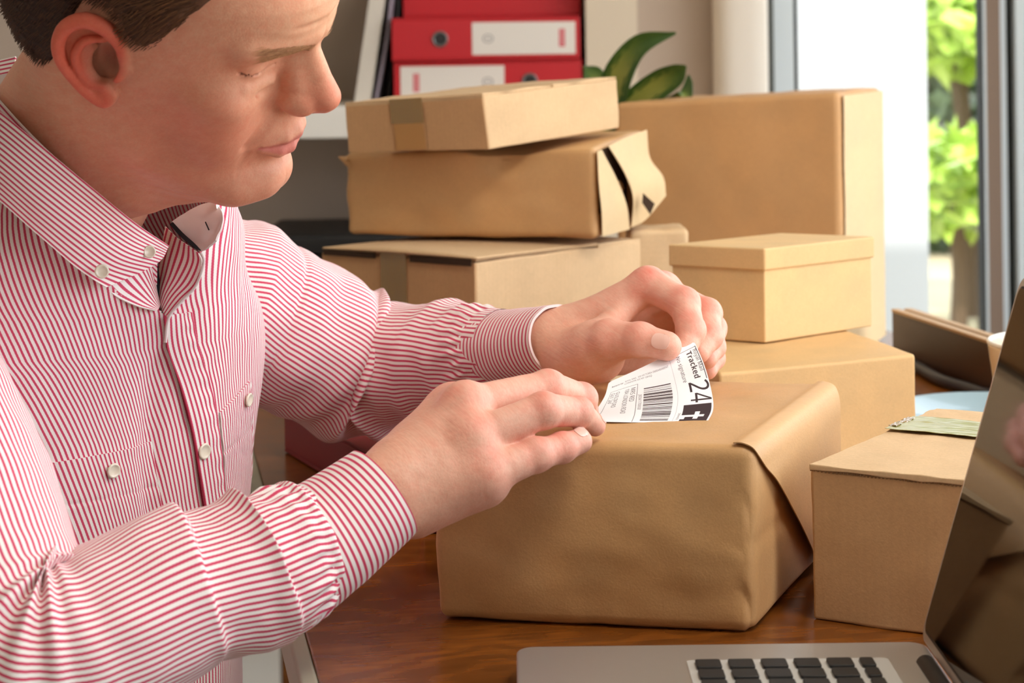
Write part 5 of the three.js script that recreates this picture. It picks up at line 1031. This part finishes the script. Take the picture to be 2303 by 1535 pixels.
{ // right sleeve (near): falls down the left edge of the picture, then comes forward along the desk
  const base = table([[0, 0.078], [0.2, 0.072], [0.42, 0.062], [0.52, 0.060], [0.6, 0.056], [0.75, 0.0485], [0.9, 0.047], [0.945, 0.045], [0.97, 0.041], [1, 0.0385]]);
  const rad = (v, a) => {
    let r = base(v);
    const saw = (t0, t1, amp, a0, sa) => { const k = clamp((v - t0) / (t1 - t0), 0, 1), ph = k * k * (1 - sstep(k, 0.93, 1)); return amp * ph * Math.exp(-((Math.atan2(Math.sin(a - a0), Math.cos(a - a0)) / sa) ** 2)); };
    r += saw(0.58, 0.735 + 0.012 * Math.sin(a * 2), 0.011, 1.6, 1.5) + saw(0.735, 0.872 + 0.014 * Math.sin(a * 2 + 1), 0.014, 1.6, 1.5) + saw(0.875, 0.99, 0.006, 1.0, 1.6);
    const el = Math.exp(-(((v - 0.5) / 0.07) ** 2));
    r += el * 0.006 * Math.sin(v * 150 + 2 * Math.sin(a)) * (0.5 + 0.5 * Math.cos(a - 1.0));
    r += 0.0035 * noise(v * 9, Math.cos(a) * 1.6, Math.sin(a) * 1.6) + 0.0014 * noise(v * 26 + 3, Math.cos(a) * 3, Math.sin(a) * 3);
    r += 0.0016 * sstep(v, 0.88, 0.95) * (1 - sstep(v, 0.962, 0.975)) * Math.cos(a * 26);                                       // gathers into the cuff
    return [r, r * 0.94];
  };
  rad.base = base;
  rad.shear = (a, v, L, u) => { const b = ((a % (2 * Math.PI)) + 2 * Math.PI) % (2 * Math.PI), edge = Math.PI * (1.06 + 1.3 * (0.985 - v)); return v > 0.68 && b > edge && b < 5 ? u + 0.55 * (v - 0.985) * 0.5 + 0.0021 : u; };
  const g = sleeve([[-370, 600, 1.36], [-250, 860, 1.30], [-110, 1160, 1.215], [0, 1420, 1.165], [140, 1460, 1.165], [400, 1340, 1.205], [560, 1290, 1.235], [712, 1217, 1.264]], rad, 1.7, [260, 130]);
  sput('sleeve', g, cloth);
  const cuffPath = [[668, 1250, 1.258], [762, 1186, 1.272], [862, 1108, 1.288]].map((q) => P(...q));
  const cuffRad = (v, a) => { const r = lerp(0.0425, 0.0355, v) + 0.0006 * noise(v * 4, Math.cos(a) * 2, Math.sin(a) * 2); return [r, r * 0.95]; };
  const shell = (k, flip) => loft(cuffPath, 30, 90, (v, a) => cuffRad(v, a).map((x) => x + k), { uv: (a, v, L) => 0, flip });
  const swap = (g2) => { const uv = g2.attributes.uv; for (let i = 0; i < uv.count; i++) { const x = uv.getX(i); uv.setXY(i, uv.getY(i) + 0.001, x); } return g2; };
  const outer = swap(shell(0, false)), inner = swap(shell(-0.0022, true));
  const rimG = grid(90, 1, (u, v) => { const k = outer.attributes.position, i = 30 * 91 + Math.round(u * 90); const A = V(k.getX(i), k.getY(i), k.getZ(i)), q = inner.attributes.position, B = V(q.getX(i), q.getY(i), q.getZ(i)); return [v > 0.5 ? B : A, 0.0012, 0]; });
  sput('cuff', mergeGeometries([outer, inner, rimG]), cloth);
  const c = P(826, 1276, 1.262); button(c, EYE.clone().sub(c).add(V(0.2, -0.9, 0)), 0.0058);
}
{ // left sleeve (far): out from behind the chest to the elbow, then to the far hand
  const base = table([[0, 0.040], [0.09, 0.070], [0.17, 0.078], [0.25, 0.072], [0.5, 0.063], [0.62, 0.056], [0.8, 0.046], [0.93, 0.0385], [0.965, 0.0345], [1, 0.0325]]);
  const rad = (v, a) => {
    let r = base(v);
    const el = Math.exp(-(((v - 0.53) / 0.022) ** 2));
    r -= 0.016 * el * (0.6 + 0.4 * Math.cos(a - 2.2)) + 0.0022 * Math.exp(-(((v - 0.235) / 0.006) ** 2));
    r += 0.008 * Math.exp(-(((v - 0.485) / 0.028) ** 2)) + 0.005 * Math.exp(-(((v - 0.575) / 0.03) ** 2));
    r += 0.0028 * Math.sin(v * 60 + 3 * Math.cos(a)) * Math.exp(-(((v - 0.4) / 0.12) ** 2)) * (0.5 - 0.5 * Math.cos(a));
    r += 0.004 * noise(v * 8 + 5, Math.cos(a) * 1.5, Math.sin(a) * 1.5) + 0.0018 * noise(v * 22, Math.cos(a) * 2.6 + 7, Math.sin(a) * 2.6);
    r += 0.003 * Math.exp(-(((v - 0.78 - 0.05 * Math.sin(a)) / 0.02) ** 2)) + 0.002 * Math.exp(-(((v - 0.9 - 0.04 * Math.sin(a + 1)) / 0.016) ** 2));
    r += 0.0012 * sstep(v, 0.88, 0.94) * (1 - sstep(v, 0.955, 0.97)) * Math.cos(a * 24);
    return [r, r];
  };
  rad.base = base;
  sput('sleeve', sleeve([[380, 625, 1.66], [520, 690, 1.68], [680, 762, 1.71], [808, 826, 1.735], [900, 818, 1.715], [1020, 800, 1.67], [1135, 784, 1.616]], rad, 1.7, [240, 120]), cloth);
  const cuffPath = [[1098, 788, 1.634], [1175, 778, 1.600], [1256, 764, 1.564]].map((q) => P(...q));
  const cr = (v, a) => { const r = lerp(0.0355, 0.0305, v) + 0.0007 * noise(v * 4 + 8, Math.cos(a) * 2, Math.sin(a) * 2); return [r, r * 0.93]; };
  const shell = (k, flip) => { const g2 = loft(cuffPath, 24, 80, (v, a) => cr(v, a).map((x) => x + k), { uv: () => 0, flip }), uv = g2.attributes.uv; for (let i = 0; i < uv.count; i++) uv.setXY(i, uv.getY(i), 0); return g2; };
  const outer = shell(0, false), inner = shell(-0.0022, true);
  const rimG = grid(80, 1, (u, v) => { const i = 24 * 81 + Math.round(u * 80), q = (v > 0.5 ? inner : outer).attributes.position; return [V(q.getX(i), q.getY(i), q.getZ(i)), 0.0012, 0]; });
  sput('cuff', mergeGeometries([outer, inner, rimG]), cloth);
}
{ // collar: the near leaf folded over the collar stand
  const net = (rows) => rows.map((r) => r.map((q) => P(...q)));
  const lenUV = (rows, scale = 1) => (u, v, p) => [v * scale, u * 0.3];
  const right = net([
    [[-60, 205, 1.37], [0, 250, 1.335], [95, 330, 1.325], [200, 418, 1.338], [300, 500, 1.38], [377, 552, 1.42]],
    [[-70, 300, 1.355], [-10, 345, 1.322], [85, 425, 1.316], [180, 500, 1.332], [268, 566, 1.366], [348, 592, 1.408]],
    [[-80, 395, 1.35], [-15, 438, 1.322], [78, 520, 1.322], [158, 590, 1.338], [200, 622, 1.352], [236, 645, 1.366]],
  ]);
  sput('collar', sheet(right, 60, 24, 0.0016, (u, v, p) => [v * 0.068 + 0.001, u * 0.3]), cloth);
  const behind = net([[[-60, 152, 1.47], [-10, 140, 1.47], [37, 128, 1.46]], [[-60, 170, 1.465], [-10, 156, 1.465], [36, 146, 1.456]], [[-60, 190, 1.46], [-10, 174, 1.46], [34, 164, 1.452]]]);
  sput('collar', sheet(behind, 10, 6, 0.0015, (u, v) => [v * 0.016, u * 0.1]), cloth);
  sput('collar_stand', sheet(net([[[-60, 188, 1.458], [-10, 172, 1.458], [36, 162, 1.45]], [[-60, 240, 1.45], [-10, 220, 1.45], [24, 210, 1.445]], [[-60, 290, 1.44], [-20, 270, 1.44], [4, 258, 1.435]]]), 10, 8, 0.0012), clothWhite);
  const standR = net([
    [[-30, 190, 1.39], [60, 290, 1.345], [160, 385, 1.35], [270, 475, 1.39], [352, 560, 1.43]],
    [[-30, 300, 1.39], [60, 380, 1.35], [160, 460, 1.355], [270, 560, 1.39], [350, 640, 1.43]],
  ]);
  sput('collar_stand', sheet(standR, 40, 6, 0.0012, (u, v) => [v * 0.03, u * 0.3]), cloth);
  // inner side of the right front below the collar tip, with dark tape along its edge
  const facing = net([
    [[232, 640, 1.380], [300, 600, 1.405], [342, 580, 1.425]],
    [[262, 668, 1.388], [318, 625, 1.41], [346, 612, 1.428]],
    [[310, 690, 1.398], [340, 662, 1.416], [350, 650, 1.43]],
    [[352, 700, 1.412], [356, 692, 1.42], [358, 686, 1.428]],
  ]);
  sput('front_facing', sheet(facing, 14, 20, 0.001, (u, v) => [u * 0.04, v * 0.05]), cloth);
  sput('neck_tape', sheet(net([[[340, 578, 1.436], [352, 582, 1.442]], [[344, 610, 1.434], [356, 618, 1.44]], [[350, 650, 1.432], [360, 660, 1.436]], [[356, 690, 1.43], [362, 692, 1.432]]]), 4, 12, 0.0008), tapeBlack);
  // far leaf standing up: pale underside with a buttonhole, the stripe band and black tape beneath it
  const under = net([
    [[388, 500, 1.448], [420, 480, 1.450], [455, 462, 1.448], [488, 456, 1.444]],
    [[405, 522, 1.442], [440, 506, 1.440], [475, 494, 1.436], [503, 482, 1.432]],
    [[428, 545, 1.437], [458, 535, 1.432], [485, 522, 1.429], [502, 508, 1.427]],
    [[452, 566, 1.428], [462, 562, 1.426], [472, 556, 1.424], [488, 542, 1.422]],
  ]);
  sput('collar', sheet(under, 24, 24, 0.0016, null, (u, v) => 0.0006 * noise(u * 5, v * 5, 2)), clothWhite);
  const bh = [P(462, 499, 1.438), P(470, 517, 1.434)].map((p) => nearCam(p, 0.006)); sput('buttonhole', tube([bh[0], bh[0].clone().lerp(bh[1], 0.5), bh[1]], 0.0005, 6, 8), tapeBlack);
  sput('neck_tape', sheet(net([[[382, 505, 1.446], [390, 500, 1.446]], [[402, 528, 1.437], [412, 524, 1.437]], [[424, 548, 1.430], [436, 546, 1.430]], [[440, 560, 1.424], [452, 564, 1.423]]]), 4, 12, 0.0008), tapeBlack);
  const flap = net([
    [[374, 510, 1.462], [400, 535, 1.446], [425, 552, 1.434], [450, 570, 1.424]],
    [[366, 560, 1.452], [392, 575, 1.440], [425, 590, 1.430], [456, 592, 1.422]],
    [[360, 610, 1.445], [382, 622, 1.434], [408, 632, 1.428], [440, 640, 1.424]],
    [[358, 650, 1.438], [370, 660, 1.431], [385, 668, 1.426], [409, 675, 1.422]],
    [[359, 690, 1.430], [363, 692, 1.427], [368, 702, 1.423], [378, 715, 1.420]],
  ]);
  sput('front_facing', sheet(flap, 22, 26, 0.0012, (u, v, p) => [u * 0.034 + v * 0.006, v * 0.06]), cloth);
  const edge = [[452, 568, 1.4215], [458, 590, 1.4195], [441, 641, 1.4215], [409, 677, 1.4195], [380, 714, 1.417], [372, 770, 1.414]].map((q) => P(...q));
  sput('piping', tube(edge, 0.0011, 8, 40), clothWhite);
  button(P(229, 610, 1.345), V(0.25, 0.1, 1), 0.005); button(P(336, 566, 1.392), V(0.35, 0.15, 1), 0.0046);
}
{ // placket, pockets and buttons on the front
  const line = FRONT;
  const wide = 0.027;
  const rows = line.map(([a, t]) => [0, 0.5, 1].map((k) => { const b = torsoRaw(a, t), c = torsoRaw(a - 0.1, t), da = 0.1 * wide / b.distanceTo(c); return torso(a - da * k, t, 0.0030 - 0.0012 * k); }));
  const flipRows = rows.map((r) => r.slice());
  sput('placket', sheet(flipRows, 8, 80, 0.0016, (u, v, p) => [u * wide + 0.002, -p.y], (u, v) => 0.0005 * Math.sin(v * 90) * Math.exp(-(((u - 0.8) / 0.2) ** 2))), cloth);
  for (const [x, y] of [[440, 1010]]) { const [a, t] = torsoAt(x, y), p = torso(a, t, 0.0042); button(p, torso(a, t, 0.02).sub(p), 0.0062); }
  const pocket = (px, flip, bpx) => {
    const c = px.map((q) => torsoAt(...q)), pts = [];
    for (let j = 0; j <= 8; j++) { const row = []; for (let i = 0; i <= 8; i++) { const u = i / 8, v = j / 8, l = [0, 1].map((k) => lerp(lerp(c[0][k], c[1][k], u), lerp(c[3][k], c[2][k], u), v)); row.push(torso(l[0], l[1], 0.0016)); } pts.push(row); }
    const d = pts[0][8].clone().sub(pts[0][0]).cross(pts[8][0].clone().sub(pts[0][0])); if (d.dot(TN.clone().multiplyScalar(0.5).add(V(0, 0, 1))) < 0) pts.forEach((r) => r.reverse());
    const rev = d.dot(TN.clone().multiplyScalar(0.5).add(V(0, 0, 1))) < 0, m = torsoArc(c[0][0], c[0][1]);
    sput('pocket', sheet(pts, 40, 60, 0.0010, (u, v) => { const uu = rev ? 1 - u : u, l = [0, 1].map((k) => lerp(lerp(c[0][k], c[1][k], uu), lerp(c[3][k], c[2][k], uu), v)); return [frontArc(l[0], l[1]) + 0.0009, v * 0.1]; }, (u, v) => -0.0007 * Math.exp(-(((v - 0.36) / 0.012) ** 2)) - 0.0005 * Math.exp(-(((u - (rev ? 0.04 : 0.04)) / 0.012) ** 2)) - 0.0005 * Math.exp(-(((u - 0.96) / 0.012) ** 2)) + 0.0004 * noise(u * 9, v * 14, 3)), cloth);
    const [a, t] = torsoAt(...bpx), p = torso(a, t, 0.0032); button(p, torso(a, t, 0.02).sub(p), 0.0055);
  };
  pocket([[110, 1040], [350, 994], [378, 1290], [150, 1330]], 1, [248, 1055]);
  pocket([[484, 925], [556, 855], [556, 1130], [506, 1180]], -1, [548, 897]);
}
const skinMap = tex(512, 512, (u, v) => { const a = n32(u, v) - 0.5, b = n128(u, v) - 0.5, c = n256(u, v) - 0.5; return [248 + 4 * a + 5 * c, 240 + 12 * a + 13 * b + 8 * c, 238 + 14 * a + 14 * b + 8 * c]; });
const skinBump = tex(512, 512, (u, v) => { const k = 128 + 90 * (n256(u, v) - 0.5) + 70 * (n128(u, v) - 0.5); return [k, k, k]; }, false);
for (const t of [skinMap, skinBump]) { t.repeat.set(7, 7); t.needsUpdate = true; }
const skinMat = phys({ vertexColors: true, map: skinMap, bumpMap: skinBump, bumpScale: 0.00013, roughness: 0.48, specularIntensity: 0.55, sheen: 0.15, sheenRoughness: 0.5, sheenColor: new THREE.Color(1, 0.75, 0.65) });
pput('body', mergeGeometries(skinGeos), skinMat);

scene.environment = null;
renderer.render(scene, camera);
